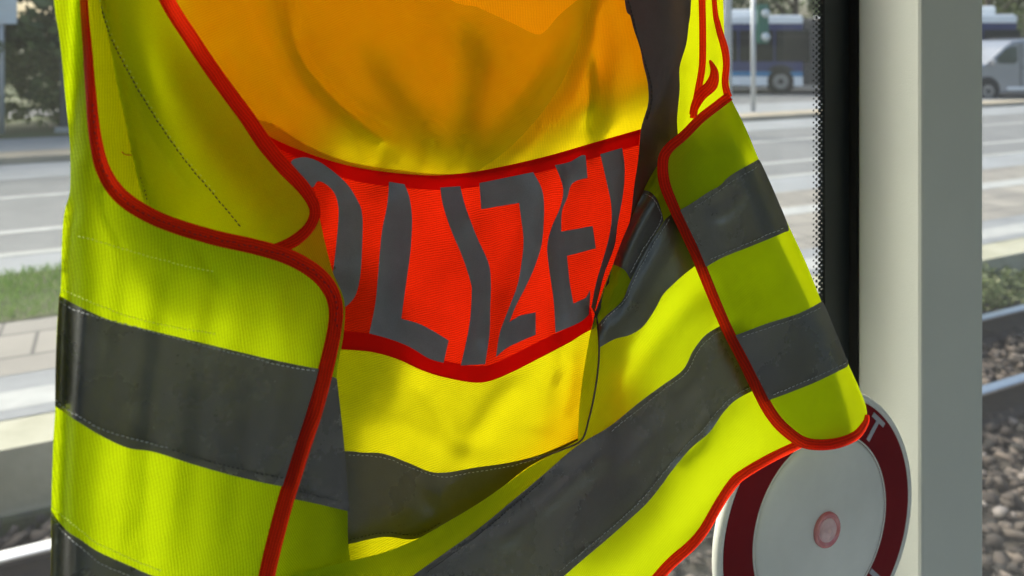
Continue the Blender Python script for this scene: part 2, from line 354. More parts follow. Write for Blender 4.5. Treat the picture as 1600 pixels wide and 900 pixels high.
# ------------------------------------------------------------------ plants
def leafmat(name, a, b_, c3):
    m, nt, out = nmat(name); gi = N(nt, 'ShaderNodeNewGeometry')
    col = ramp(nt, gi.outputs['Random Per Island'], [(0, a), (.55, b_), (1, c3)])
    d = N(nt, 'ShaderNodeBsdfPrincipled', Roughness=.55); nt.links.new(col, d.inputs['Base Color'])
    t = N(nt, 'ShaderNodeBsdfTranslucent'); nt.links.new(col, t.inputs[0])
    x = N(nt, 'ShaderNodeMixShader'); x.inputs[0].default_value = .3
    nt.links.new(d.outputs[0], x.inputs[1]); nt.links.new(t.outputs[0], x.inputs[2]); nt.links.new(x.outputs[0], out.inputs[0]); return m
m_leaf = [leafmat('leaf_dark', (.035, .06, .016), (.075, .115, .03), (.13, .18, .055)),
          leafmat('leaf_olive', (.07, .08, .018), (.13, .14, .03), (.20, .20, .06)),
          leafmat('leaf_mid', (.05, .08, .018), (.10, .145, .03), (.17, .21, .07))]
m_grass = leafmat('grass_blade', (.11, .19, .03), (.20, .34, .06), (.32, .42, .14))
m_bark = surf('bark', (.10, .08, .06), (.05, .04, .03), scale=8, rough=.95, bump=.02, bscale=20)
def quads(name, P, D, S, mat, parent=None):
    """P centres, D two edge vectors per leaf; four-point leaves"""
    n = len(P); a, b_ = D
    V = np.empty((n, 4, 3)); V[:, 0] = P-a; V[:, 1] = P-b_*.55; V[:, 2] = P+a; V[:, 3] = P+b_*.55
    me = bpy.data.meshes.new(name); me.vertices.add(n*4); me.vertices.foreach_set('co', V.ravel())
    me.loops.add(n*4); me.loops.foreach_set('vertex_index', np.arange(n*4)); me.polygons.add(n)
    me.polygons.foreach_set('loop_start', np.arange(0, n*4, 4)); me.polygons.foreach_set('loop_total', np.full(n, 4)); me.update()
    return link(name, me, mat, parent)
def unit(v): return v/np.linalg.norm(v, axis=1, keepdims=True)
def crown(parent, rad, zc, hz, n, leaf, mat, seed, name='crown'):
    r = np.random.default_rng(seed); P = []
    nc = 26
    for k in range(nc):
        th = r.uniform(0, 6.28); u = r.uniform(-1, 1); rr = r.uniform(.35, 1)**.6
        c = np.array([math.cos(th)*math.sqrt(1-u*u)*rad*rr, math.sin(th)*math.sqrt(1-u*u)*rad*rr, zc+u*hz*rr])
        m = n//nc; q = unit(r.normal(size=(m, 3)))*(r.uniform(.2, 1, (m, 1))**.4)*rad*r.uniform(.22, .42)
        P.append(c+q*np.array([1, 1, .75]))
    P = np.concatenate(P); a = unit(r.normal(size=P.shape)); b_ = unit(np.cross(a, r.normal(size=P.shape)))
    s = r.uniform(.6, 1.3, (len(P), 1))*leaf
    return quads(name, P, (a*s, b_*s), None, mat, parent)
def tree(s, p, h, rad, kind, label, seed):
    t = empty('tree', W(s, p, 0), 0, label=label, cat='tree', group='trees behind the road')
    m = M(); m.cyl((0, 0, 0), (.1, 0, h*.6), .20, .10, 10)
    r = random.Random(seed)
    for k in range(5):
        a = r.uniform(0, 6.28); m.cyl((.03, 0, h*(.2+.07*k)), (math.cos(a)*rad*.6, math.sin(a)*rad*.6, h*(.45+.09*k)), .08, .03, 7)
    m.go('trunk', m_bark, t, True)
    crown(t, rad, h*.52, h*.46, 5200, .16, m_leaf[kind], seed)
tl = [('dark leafy tree at the left edge of the wood', 0), ('dark green tree just left of the vest', 0),
      ('olive green tree above the bus roof', 1), ('broad green tree above the bus joint', 1)]
k = 0
names = ['dense dark tree', 'tall olive tree', 'bushy mid green tree', 'slim dark tree', 'wide olive tree', 'rounded green tree', 'leaning dark tree', 'low olive tree', 'full crowned tree']
spots = [(-6, 21, 9, 3.0, 0, 'dark leafy tree farthest left behind the empty road'), (-3.2, 20.4, 8, 2.6, 2, 'mid green tree beyond the road left of the vest'),
         (-.6, 20.0, 9, 2.5, 0, 'dark tree beyond the hedge right beside the vest edge'), (1.8, 20.6, 8.5, 2.6, 0, 'dark green tree hidden in part by the vest'),
         (4.6, 20.8, 8, 2.6, 2, 'leafy tree behind the upper part of the vest'), (9, 29, 9, 3.4, 0, 'dark tree behind the front of the bus'),
         (14, 30, 10, 3.8, 1, 'olive tree above the front half of the bus'), (19, 29, 9, 3.6, 1, 'yellowish olive tree above the bus roof beside the window frame'),
         (24, 30, 10, 3.8, 2, 'green tree behind the bus joint'), (29, 28, 10, 3.8, 0, 'dark tree behind the rear of the bus'),
         (34, 26.5, 9, 3.6, 0, 'dark tree above the silver van'), (39, 27.5, 10, 4.0, 1, 'olive tree right of the silver van'),
         (-10, 22, 9, 3.0, 2, 'green tree well left of the window view'), (45, 29, 10, 4.0, 2, 'green tree far along the road beyond the van')]
for i, (s, p, h, rd, kd, lb) in enumerate(spots): tree(s, p, h, rd, kd, lb, 100+i)
def shrub(s, p, rad, h, kd, label, seed, group):
    t = empty('shrub', W(s, p, .1), 0, label=label, cat='shrub', group=group)
    m = M(); r = random.Random(seed)
    for k in range(5):
        a = r.uniform(0, 6.28); m.cyl((0, 0, 0), (math.cos(a)*rad*.5, math.sin(a)*rad*.5, h*.7), .02, .008, 6)
    m.go('stem', m_bark, t); crown(t, rad, h*.5, h*.5, 2600, .055, m_leaf[kd], seed, 'foliage')
for i, (s, kd) in enumerate([(-8.2, 0), (-6.3, 2), (-4.4, 0), (-2.6, 2), (-1.0, 0), (.8, 0), (2.8, 2), (4.8, 0)]):
    shrub(s, 18.9+.3*math.sin(i*2.1), 1.15, 2.2+.3*(i % 3), kd, ['leftmost', 'second', 'third', 'fourth', 'fifth', 'sixth', 'seventh', 'last'][i]+' roadside shrub from the left under the trees', 300+i, 'shrubs along the far verge')
for i, s in enumerate([12, 16, 20, 24, 28, 32, 36, 40]):
    shrub(s, 27+.4*math.sin(i), 1.9, 3.2, (0, 2, 1)[i % 3], ['leftmost', 'second', 'third', 'fourth', 'fifth', 'sixth', 'seventh', 'last'][i]+' shrub from the left behind the bus and van', 330+i, 'shrubs behind the bus')

def blades(name, regions, mat, hh, ww, **k):
    P = []; A = []; B = []
    for (s0, s1, p0, p1, n, z) in regions:
        s = rng.uniform(s0, s1, n); p = rng.uniform(p0, p1, n)
        h = rng.uniform(.4, 1.2, n)*hh
        keep = np.array([noise.noise(Vector((a*1.3, b_*2.2, 4)))+.35 for a, b_ in zip(s, p)]) > rng.uniform(-.3, .3, n)
        s, p, h = s[keep], p[keep], h[keep]; n = len(s)
        c = np.stack([(2*s-p)/R5, (s+2*p)/R5, z+h*.5], 1)
        th = rng.uniform(0, 6.28, n); lean = rng.normal(0, .35, (n, 2))
        a = np.stack([lean[:, 0]*h*.5, lean[:, 1]*h*.5, h*.5], 1); b_ = np.stack([np.cos(th)*ww, np.sin(th)*ww, 0*th], 1)
        P.append(c); A.append(a); B.append(b_)
    o = quads(name, np.concatenate(P), (np.concatenate(A), np.concatenate(B)), None, mat); return tag(o, **k)
strip('lawn', 5.86, 7.05, .157, -14, 3.2, m_soil)
blades('grass', [(-5, 3.2, 5.86, 7.1, 30000, .155)], m_grass, .065, .006, kind='stuff', label='strip of green grass between the paving and the road', cat='grass')
m_weed = leafmat('weed', (.05, .08, .02), (.12, .16, .05), (.26, .27, .13))
def weed(s, p, rad, h, n, label, seed):
    t = empty('weed', W(s, p, -.17), 0, label=label, cat='weed', group='weeds growing along the track')
    m = M(); r = random.Random(seed)
    for k in range(7):
        a = r.uniform(0, 6.28); m.cyl((0, 0, 0), (math.cos(a)*rad*.6, math.sin(a)*rad*.6, h*.8), .004, .002, 5)
    m.go('stem', m_weed, t); crown(t, rad, h*.5, h*.5, n, .022, m_weed, seed, 'leaves')
for i, s in enumerate([5.1, 5.65, 6.2, 6.8, 7.4, 8.0, 8.7]):
    weed(s, 3.84+.05*math.sin(i*3), .30, .30+.05*(i % 2), 900, ['first', 'second', 'third', 'fourth', 'fifth', 'sixth', 'last'][i]+' weed clump from the left at the platform foot', 500+i)
weed(2.35, 2.25, .16, .16, 500, 'small yellowish weed in the ballast beside the signalling disc', 520)
weed(2.15, 1.85, .13, .10, 400, 'low green weed in the ballast under the vest hem', 521)

# ------------------------------------------------------------------ street furniture and vehicles
def at(px, Y, z=0): return Vector(((px-800)/F*Y, Y, z))
m_pole = surf('pole_paint', (.50, .52, .53), (.42, .43, .45), scale=5, rough=.5, metal=.2)
m_tg = surf('signal_green', (.02, .13, .09), scale=5, rough=.5)
m_lens = surf('signal_lens', (.55, .60, .62), scale=5, rough=.2)
p = empty('lamp_post', at(1137, 16, 0), 0, label='thick pale grey post right beside the vest shoulder', cat='post')
M().cyl((0, 0, .0), (0, 0, 6), .085, .07, 20).go('post', m_pole, p, True); M().cyl((0, 0, .0), (0, 0, .5), .12, .11, 20).go('post_foot', m_pole, p, True)
M().box((.5, 0, 6.0), (1.1, .22, .1), bev=.03).go('lamp_head', m_pole, p)
t = empty('traffic_light', at(1177, 20.5, 0), 0, label='slim grey signal post with green housing in front of the bus', cat='traffic light')
M().cyl((0, 0, 0), (0, 0, 3.4), .062, .055, 16).go('post', m_pole, t, True)
h = M().box((.24, 0, 2.35), (.26, .22, 1.0), bev=.03).go('signal_head', m_tg, t)
for zz in (2.62, 2.02): M().cyl((.27, -.10, zz), (.27, -.17, zz), .10, .11, 18).go('lens', m_lens, h, True)
t = empty('sign_post', at(3, 15.5, .1), 0, label='grey post with pale sign at the far left edge', cat='sign post')
M().cyl((0, 0, 0), (0, 0, 3.2), .05, .05, 16).go('post', m_pole, t, True)
M().box((.06, -.07, 2.45), (.55, .03, .62), bev=.01).go('sign_panel', surf('sign_pale', (.55, .68, .72), (.6, .6, .6), scale=3, rough=.5), t)
t = empty('signal_post', at(103, 15.8, .1), 0, label='dark blue grey post just left of the vest', cat='post')
M().box((0, 0, 1.9), (.16, .16, 3.8), bev=.02).go('post', surf('post_dark', (.035, .045, .055), scale=4, rough=.5), t)
M().box((0, 0, .06), (.3, .3, .12), bev=.02).go('post_foot', m_conc, t)

m_busblue = surf('bus_blue', (.018, .03, .14), (.015, .025, .11), scale=2, rough=.3, coat=.4)
m_busmid = surf('bus_lightblue', (.05, .22, .42), scale=2, rough=.3)
m_buswhite = surf('bus_white', (.80, .82, .84), (.72, .74, .76), scale=2, rough=.35, coat=.3)
m_busglass = surf('bus_glass', (.012, .016, .018), (.02, .024, .025), scale=1.2, rough=.2, spec=.25)
m_tyre = surf('tyre', (.02, .02, .02), (.035, .033, .03), scale=10, rough=.9)
m_rim = surf('rim', (.30, .29, .28), (.18, .17, .16), scale=12, rough=.45, metal=.5)
m_bellow = surf('bellows', (.20, .19, .18), (.14, .135, .13), scale=6, rough=.85)
m_silver = surf('van_silver', (.30, .31, .34), (.26, .27, .30), scale=2, rough=.32, metal=.55, coat=.6)
m_vglass = surf('van_glass', (.05, .065, .06), (.09, .11, .10), scale=2, rough=.12)
m_blackpl = surf('black_plastic', (.02, .02, .022), scale=8, rough=.6)
def wheel(x, y, r, wd, parent):
    """y = outer face; wheel axis along local y"""
    wh = M().cyl((x, y, r), (x, y+wd, r), r, r, 32).go('wheel', m_tyre, parent, False)
    M().cyl((x, y-.015, r), (x, y+.03, r), r*.60, r*.60, 28).go('rim', m_rim, wh)
    M().cyl((x, y-.03, r), (x, y, r), r*.2, r*.2, 14).go('hub', m_blackpl, wh)
# articulated bus; local x to the right, local y away from the camera
bx = at(1262, 28.9, 0); ang = math.atan2(-1.2, 9.5)
bus = empty('city_bus', bx, ang, label='articulated blue and white city bus passing behind the vest', cat='bus')
def section(x0, x1, nm):
    b_ = M().prism([(x0, .32), (x1, .32), (x1, 2.92), (x1-.0, 3.02), (x0, 3.02)], .02, 2.5, bev=.05).go(nm, m_busblue, bus)
    M().box(((x0+x1)/2, 1.25, 3.03), (x1-x0-.1, 2.3, .1), bev=.03).go('roof', m_buswhite, b_)
    M().box(((x0+x1)/2, .0, 2.88), (x1-x0-.06, .05, .27), bev=.015).go('roof_stripe', m_buswhite, b_)
    M().box(((x0+x1)/2, .005, .50), (x1-x0-.06, .05, .36), bev=.01).go('skirt', m_buswhite, b_)
    M().box(((x0+x1)/2, .006, .78), (x1-x0-.06, .04, .18), bev=.01).go('blue_stripe', m_busmid, b_)
    x = x0+.15
    while x < x1-.9:
        g = M().box((x+.66, .003, 1.88), (1.26, .05, 1.22), bev=.03).go('window', m_busglass, b_)
        M().box((x+.66, -.028, 2.22), (1.2, .012, .03)).go('window_bar', m_blackpl, g)
        x += 1.34
    return b_
bus.scale = (.95, .95, .93)
section(-9.4, -.15, 'front_section'); section(.75, 7.45, 'rear_section')
bm = M()
for i in range(12): bm.box((-.12+.075*i+.02, 1.25, 1.66), (.045, 2.36 if i % 2 else 2.2, 2.62), bev=.012)
bm.go('bellows', m_bellow, bus)
M().box((4.6, 1.25, 3.24), (4.6, 1.7, .34), bev=.08).go('roof_unit', m_buswhite, bus)
M().box((-2.9, 1.25, 3.2), (2.2, 1.7, .26), bev=.08).go('roof_unit', m_buswhite, bus)
for x in (-7.4, -1.0, 4.9): 
    wheel(x, -.03, .49, .32, bus)
    M().cyl((x, -.012, .56), (x, .06, .56), .58, .58, 28).go('wheel_arch', m_blackpl, bus)
# van, nose to the left
vx = at(1543, 25.2, 0); va = math.atan2(.10, 1)
van = empty('parked_van', vx, va, label='silver grey van on the road right of the window pillar', cat='van')
prof = [(-.86, .34), (-.90, .62), (-.84, .90), (-.60, 1.06), (-.05, 1.20), (.55, 1.72), (.85, 1.92), (1.5, 2.0), (4.1, 2.0), (4.25, 1.85), (4.3, .8), (4.28, .36), (3.9, .30), (.5, .26)]
vb = M().prism(prof, 0, 1.9, bev=.07).go('body', m_silver, van, False)
M().prism([(.17, 1.22), (.22, 1.30), (.62, 1.68), (.80, 1.74), (1.0, 1.74), (1.02, 1.28), (.9, 1.2)], -.012, .02, bev=.01).go('side_window', m_vglass, vb)
M().box((1.9, -.004, 1.5), (1.35, .02, .44), bev=.01).go('side_window', m_silver, vb)
M().box((1.12, -.004, 1.1), (.02, .02, 1.45)).go('door_gap', m_blackpl, vb)
M().box((2.6, -.004, 1.1), (.02, .02, 1.45)).go('door_gap', m_blackpl, vb)
M().box((1.3, -.02, 1.10), (.2, .03, .04), bev=.01).go('door_handle', m_blackpl, vb)
M().box((1.6, -.012, .42), (1.9, .03, .10), bev=.01).go('sill_trim', m_buswhite, vb)
M().box((.12, -.14, 1.24), (.12, .2, .18), bev=.03).go('wing_mirror', m_silver, vb)
M().box((2.6, .3, 2.05), (2.4, .04, .04), bev=.01).go('roof_rail', m_blackpl, vb); M().box((2.6, 1.6, 2.05), (2.4, .04, .04), bev=.01).go('roof_rail', m_blackpl, vb)
M().prism([(-.80, .78), (-.74, .92), (-.35, 1.06), (-.3, .96)], -.01, .02).go('headlight', m_lens, vb)
for x in (0, 3.2):
    wheel(x, -.02, .34, .24, van); M().cyl((x, -.006, .38), (x, .05, .38), .42, .42, 26).go('wheel_arch', m_blackpl, van)

# ------------------------------------------------------------------ the tram: glass, frit, pillar, lining
YC = .62
CX = Vector((.512*YC, YC))                       # near corner of the pillar
sC = (2*CX.x + CX.y)/R5; pC = (-CX.x + 2*CX.y)/R5
GP = pC + .068                                    # glass plane offset
def tbox(name, s0, s1, p0, p1, z0, z1, mat, parent=None, bev=0, **k):
    m = M(); m.box(((s0+s1)/2, (p0+p1)/2, (z0+z1)/2), (s1-s0, p1-p0, z1-z0), bev=bev)
    for v in m.bm.verts: v.co = W(v.co.x, v.co.y, v.co.z)
    return tag(m.go(name, mat, parent), **k)
Z0, Z1, ZS, ZT = .35, 2.62, 1.12, 2.36
pil = tbox('window_pillar', sC, sC+.0765, pC, pC+.0595, Z0, Z1, m_pillar, bev=.003, label='pale painted window pillar right of the vest', cat='pillar')
WL = -1.15
def pane(s0, s1, name, label):
    e = empty(name, W((s0+s1)/2, GP, ZS), TRAM_ANG, label=label, cat='window')
    return e
def under(o, e):
    # keep world placement while parenting to a rotated empty
    inv = (e.matrix_basis).inverted(); o.parent = e
    o.matrix_local = inv; return o
win = pane(WL, sC, 'tram_window', 'large tram window behind the vest with a dotted black edge')
g = tbox('glass', WL, sC+.02, GP+.004, GP+.008, ZS, ZT, m_glass); under(g, win)
BE = .0280
under(tbox('black_edge', sC-BE, sC+.06, GP+.0005, GP+.003, ZS, ZT, m_black), win)
under(tbox('seal', sC-.0003, sC+.03, pC+.060, GP+.0, ZS, ZT, m_rubber), win)
under(tbox('seal', WL-.0, WL+.02, GP-.012, GP, ZS, ZT, m_rubber), win)
# dotted transition of the black edge
bm = bmesh.new(); pit = .0050
for col, (off, rad) in enumerate([(.0004, .00250), (.0036, .00200), (.0070, .00145), (.0104, .00090)]):
    z = ZS+.01 + (pit/2 if col % 2 else 0)
    while z < ZT-.01:
        c = (sC-BE-off, z); vs = []
        for i in range(10):
            a = 2*math.pi*i/10
            vs.append(bm.verts.new(W(c[0]+rad*math.cos(a), GP+.0032, c[1]+rad*math.sin(a))))
        bm.faces.new(vs); z += pit
under(from_bm('edge_dots', bm, m_black), win)
win2 = pane(sC+.08, 1.9, 'tram_window', 'second tram window right of the pillar with the van behind it')
under(tbox('glass', sC+.03, 1.9, GP+.004, GP+.008, ZS, ZT, m_glass), win2)
under(tbox('seal', 1.86, 1.9, GP-.012, GP, ZS, ZT, m_rubber), win2)
# wall of the tram around the windows and the rest of the interior (out of frame, it shades the vest)
tbox('tram_wall_below', -3.2, 4.2, GP-.02, GP+.06, Z0, ZS-.001, m_inner, kind='structure')
tbox('tram_wall_above', -3.2, 4.2, GP-.02, GP+.06, ZT+.001, Z1, m_inner, kind='structure')
tbox('tram_wall_left', -3.2, WL-.001, GP-.02, GP+.06, ZS, ZT, m_inner, kind='structure')
tbox('tram_wall_right', 1.901, 4.2, GP-.02, GP+.06, ZS, ZT, m_inner, kind='structure')
tbox('tram_floor', -3.2, 4.2, -1.95, GP+.06, Z0-.06, Z0-.002, m_floor, kind='structure')
tbox('tram_ceiling', -3.2, 4.2, -1.95, GP+.06, Z1+.002, Z1+.06, m_inner, kind='structure')
tbox('tram_wall_opposite', -3.2, -.551, -2.0, -1.95, Z0, 0.7, m_inner, kind='structure')  # opposite side kept low and open to brighten the interior
tbox('tram_wall_opposite', .551, 4.2, -2.0, -1.95, Z0, 0.7, m_inner, kind='structure')
tbox('tram_wall_opposite', -.55, .55, -2.0, -1.95, Z0, 0.42, m_inner, kind='structure')  # unseen wall lowered further here to put a highlight on the tape
tbox('tram_wall_opposite_top', -3.2, 4.2, -2.0, -1.95, 2.45, Z1, m_inner, kind='structure')
for k, (a, b_) in enumerate([(-3.2, -3.0), (-1.2, -1.05), (.9, 1.05), (3.0, 3.15), (4.0, 4.2)]):
    tbox('tram_wall_opposite_post', a, b_, -2.0, -1.95, .702, 2.448, m_inner, kind='structure')
tbox('tram_end_wall', -3.25, -3.202, -1.95, GP+.06, Z0, Z1, m_inner, kind='structure')
tbox('tram_end_wall', 4.202, 4.25, -1.95, GP+.06, Z0, Z1, m_inner, kind='structure')

# ------------------------------------------------------------------ the signalling disc
m_dwhite = surf('disc_white', (.78, .78, .71), (.62, .62, .56), scale=9, rough=.42, bump=.0001, bscale=300, detail=14)
m_drim = surf('disc_rim', (.75, .75, .68), scale=20, rough=.4)
m_dred = surf('disc_red', (.20, .003, .007), (.15, .003, .006), scale=12, rough=.5, spec=.15, detail=10)
m_dgrey = surf('disc_letter', (.42, .42, .45), scale=40, rough=.45)
m_dlens = surf('disc_lens', (.62, .12, .12), (.70, .28, .26), scale=60, rough=.12, coat=1.0)
m_dlens2 = surf('disc_lens_pale', (.85, .60, .57), (.75, .42, .40), scale=80, rough=.15, coat=1.0)
dc = Vector(((1282-800)/F*.575, .575, CAMZ-(821-HZ)/F*.575))
disc = bpy.data.objects.new('signalling_disc', None); C.objects.link(disc)
nrm = Vector((1, -2, 0)).normalized()     # faces the inside of the tram
from mathutils import Matrix
xax = Vector((2, 1, 0)).normalized()
disc.matrix_world = Matrix(((xax.x, 0, nrm.x, dc.x), (xax.y, 0, nrm.y, dc.y), (0, 1, 0, dc.z), (0, 0, 0, 1)))
tag(disc, label='round red and white police signalling disc hanging behind the vest hem', cat='signal disc')
RD = .0964
M().lathe([(0, -.0065), (RD-.004, -.0065), (RD, -.004), (RD, .0), (RD-.0012, .0018), (RD-.004, .0022), (RD-.005, .001), (0, .001)], 128).go('body', m_drim, disc, True)
M().lathe([(RD*.665, .0013), (RD-.0052, .0013), (RD-.0052, .0017), (RD*.665, .0017)], 128).go('red_ring', m_dred, disc)
wd_ = M().lathe([(0, .0050), (.012, .0050), (RD*.50, .0046), (RD*.60, .0040), (RD*.645, .0032), (RD*.668, .0018), (RD*.668, .0012)], 128).go('white_face', m_dwhite, disc, True)
M().lathe([(RD*.672, .0012), (RD*.672, .0022), (RD*.684, .0022), (RD*.684, .0012)], 128).go('face_ring', m_drim, disc, True)
ln = M().lathe([(.0124, .0046), (.0124, .0066), (.0116, .0076), (.0102, .0072), (.0096, .0062), (.0084, .0064)], 64).go('lens_ring', m_dlens, disc, True)
M().lathe([(.0085, .0062), (.0077, .0076), (.0070, .0070), (.0062, .0082), (.0055, .0076), (.0042, .0088), (.003, .0083), (.0018, .0092), (0, .0095)], 64).go('lens', m_dlens2, ln, True)
M().box((0, -RD-.06, -.005), (.030, .13, .016), bev=.005).go('handle', m_dwhite, disc)
def ring_text(txt, span, start, inward):
    for k, ch in enumerate(txt):
        a = start + span*k                                     # clockwise from the top, degrees
        cu = bpy.data.curves.new('letter', 'FONT'); cu.body = ch; cu.size = .0262; cu.align_x = 'CENTER'; cu.align_y = 'CENTER'; cu.extrude = .0002; cu.offset = .0006
        tmp = bpy.data.objects.new('letter', cu); C.objects.link(tmp)
        dg = bpy.context.evaluated_depsgraph_get(); me = bpy.data.meshes.new_from_object(tmp.evaluated_get(dg)); bpy.data.objects.remove(tmp)
        o = bpy.data.objects.new('letter', me); C.objects.link(o); me.materials.clear(); me.materials.append(m_dgrey); o.parent = disc
        r = RD*.808; ar = math.radians(a)
        o.location = (r*math.sin(ar), r*math.cos(ar), .0020)
        o.rotation_euler = (0, 0, (-ar if not inward else math.pi-ar))
ring_text('HALT', 22, -24, False)
ring_text('POLIZEI', -18, 180+61, True)

# ------------------------------------------------------------------ the vest
def cat(pts, n=6, closed=False, corners=()):
    """Catmull-Rom through pts; point indices in corners stay sharp"""
    P = [Vector((p[0], p[1])) for p in pts]; out = []; L_ = len(P)
    rngk = range(L_) if closed else range(L_-1)
    for i in rngk:
        p1, p2 = P[i], P[(i+1) % L_]
        p0 = P[i-1] if (closed or i > 0) else p1; p3 = P[(i+2) % L_] if (closed or i+2 < L_) else p2
        if i in corners: p0 = p1
        if (i+1) % L_ in corners: p3 = p2
        for k in range(n):
            t = k/n; t2 = t*t; t3 = t2*t
            out.append(.5*((2*p1)+(p2-p0)*t+(2*p0-5*p1+4*p2-p3)*t2+(3*p1-p0-3*p2+p3)*t3))
    if not closed: out.append(P[-1])
    return out
def base(px, P0): return P0*R5/(2-(px-800)/F)
class Fold:
    """a ridge (amp > 0 comes towards the room) or valley along a polyline in the lay of the cloth"""
    def __init__(s, pts, amp, wid, wid2=None):
        q = cat(pts, 4); s.a = np.array([(p.x, p.y) for p in q]); s.amp = amp*1.3/1000; s.w = wid; s.w2 = wid2 or wid
    def __call__(s, X, Y):
        best = np.full(X.shape, 1e9); side = np.zeros(X.shape); par = np.zeros(X.shape)
        n = len(s.a)-1
        for i in range(n):
            ax, ay = s.a[i]; bx_, by = s.a[i+1]; dx, dy = bx_-ax, by-ay; l2 = dx*dx+dy*dy+1e-9
            t = np.clip(((X-ax)*dx+(Y-ay)*dy)/l2, 0, 1); ex = X-ax-t*dx; ey = Y-ay-t*dy
            d = ex*ex+ey*ey; m = d < best
            best = np.where(m, d, best); side = np.where(m, dx*ey-dy*ex, side); par = np.where(m, (i+t)/n, par)
        w_ = np.where(side > 0, s.w, s.w2)
        fade = np.clip(np.minimum(par, 1-par)*6, 0.0, 1)*.8+.2
        return s.amp*np.exp(-best/(w_*w_))*fade
class Sheet:
    """how one piece of cloth lies: base plane offset plus folds"""
    def __init__(s, P0, folds=(), rough=.6, seed=0, extra=None): s.P0 = P0; s.f = folds; s.r = rough/1000; s.seed = seed; s.extra = extra
    def depth(s, X, Y, lift=0):
        X = np.asarray(X, float); Y = np.asarray(Y, float)
        D = s.P0*R5/(2-(X-800)/F) - lift/1000
        for f in s.f: D = D - f(X, Y)
        if s.extra: D = D + s.extra(X, Y)
        nz_ = np.array([noise.noise(Vector((x/75+s.seed, y/110, s.seed))) + .35*noise.noise(Vector((x/26, y/34+s.seed, 3))) for x, y in zip(X.ravel(), Y.ravel())]).reshape(X.shape)
        return D + nz_*s.r
    def pt(s, X, Y, lift=0):
        X = np.asarray(X, float); Y = np.asarray(Y, float); D = s.depth(X, Y, lift)
        return np.stack([(X-800)/F*D, D, CAMZ-(Y-HZ)/F*D], -1)
def inside(poly, X, Y):
    r = np.zeros(X.shape, bool); n = len(poly)
    for i in range(n):
        x1, y1 = poly[i]; x2, y2 = poly[(i+1) % n]
        if y1 == y2: continue
        c = ((y1 > Y) != (y2 > Y)) & (X < (x2-x1)*(Y-y1)/(y2-y1)+x1); r ^= c
    return r
vest = empty('safety_vest', (0, .42, CAMZ-.30), 0, label='yellow and red police high visibility vest hanging in front of the window', cat='safety vest')
VO = Vector((0, .42, CAMZ-.30))
def lay(name, sheet, pts, mat, lift=0, step=9, closed_smooth=True, corners=(), n=5, parent=None, sharp=False):
    poly = [Vector(p) for p in pts] if sharp else cat(pts, n, True, corners)
    # densify straight edges
    P = []
    for a, b_ in zip(poly, poly[1:]+poly[:1]):
        k = max(1, int((b_-a).length/step)); P += [a+(b_-a)*j/k for j in range(k)]
    arr = [(p.x, p.y) for p in P]
    xs = [p[0] for p in arr]; ys = [p[1] for p in arr]
    gx, gy = np.meshgrid(np.arange(min(xs), max(xs), step), np.arange(min(ys), max(ys), step*.9))
    gx = gx + (np.arange(gx.shape[0]) % 2)[:, None]*step/2
    ins = inside(arr, gx, gy); X = gx[ins]; Y = gy[ins]
    A = np.array(arr)
    if len(X):
        d = np.min((X[:, None]-A[None, :, 0])**2+(Y[:, None]-A[None, :, 1])**2, 1); kp = d > (step*.45)**2; X, Y = X[kp], Y[kp]
    vs = [Vector(p) for p in arr]+[Vector((x, y)) for x, y in zip(X, Y)]
    nb = len(arr)
    r = delaunay_2d_cdt(vs, [], [list(range(nb))], 1, 1e-4)
    co, fc = r[0], r[2]
    XX = np.array([c.x for c in co]); YY = np.array([c.y for c in co])
    P3 = sheet.pt(XX, YY, lift) - np.array(VO[:])
    me = bpy.data.meshes.new(name); me.from_pydata(P3.tolist(), [], [list(f) for f in fc]); me.update()
    D = sheet.P0*R5/(2-(XX-800)/F)
    uvl = me.uv_layers.new(name='UVMap'); li = np.empty(len(me.loops), int); me.loops.foreach_get('vertex_index', li)
    U = np.stack([XX*D/F, -YY*D/F], 1)[li]; uvl.data.foreach_set('uv', U.ravel())
    if len(me.polygons) and me.polygons[0].normal.y > 0: me.flip_normals()
    return link(name, me, mat, parent or vest, True)
def ribbon(name, sheet, pts, wid, mat, lift=1.2, dome=.5, parent=None, n=8, smooth=True):
    """binding tape: domed strip along a line, wid in pixels (number or list per point)"""
    c = cat(pts, n); m_ = len(c)
    ws = [wid]*m_ if not isinstance(wid, (list, tuple)) else [np.interp(i/n, range(len(wid)), wid) for i in range(m_)]
    K = 9; XX = np.zeros((m_, K)); YY = np.zeros((m_, K)); LL = np.zeros((m_, K)); UU = np.zeros((m_, K, 2)); L_ = 0
    for i in range(m_):
        t = (c[min(i+1, m_-1)]-c[max(i-1, 0)]).normalized(); nn = Vector((-t.y, t.x))
        if i: L_ += (c[i]-c[i-1]).length
        for k in range(K):
            u = (k/(K-1)*2-1); q = c[i]+nn*u*ws[i]/2
            XX[i, k], YY[i, k] = q.x, q.y; LL[i, k] = lift+dome*(1-abs(u)**2.6) - (.9 if abs(u) == 1 else 0); UU[i, k] = (u*ws[i]/2*.42/F, L_*.42/F)
    D = sheet.depth(XX, YY) - LL/1000
    P3 = np.stack([(XX-800)/F*D, D, CAMZ-(YY-HZ)/F*D], -1)-np.array(VO[:])
    fc = [(i*K+k, i*K+k+1, (i+1)*K+k+1, (i+1)*K+k) for i in range(m_-1) for k in range(K-1)]
    me = bpy.data.meshes.new(name); me.from_pydata(P3.reshape(-1, 3).tolist(), [], fc); me.update()
    uvl = me.uv_layers.new(name='UVMap'); li = np.empty(len(me.loops), int); me.loops.foreach_get('vertex_index', li)
    uvl.data.foreach_set('uv', UU.reshape(-1, 2)[li].ravel())
    if me.polygons[0].normal.y > 0: me.flip_normals()
    return link(name, me, mat, parent or vest, smooth)
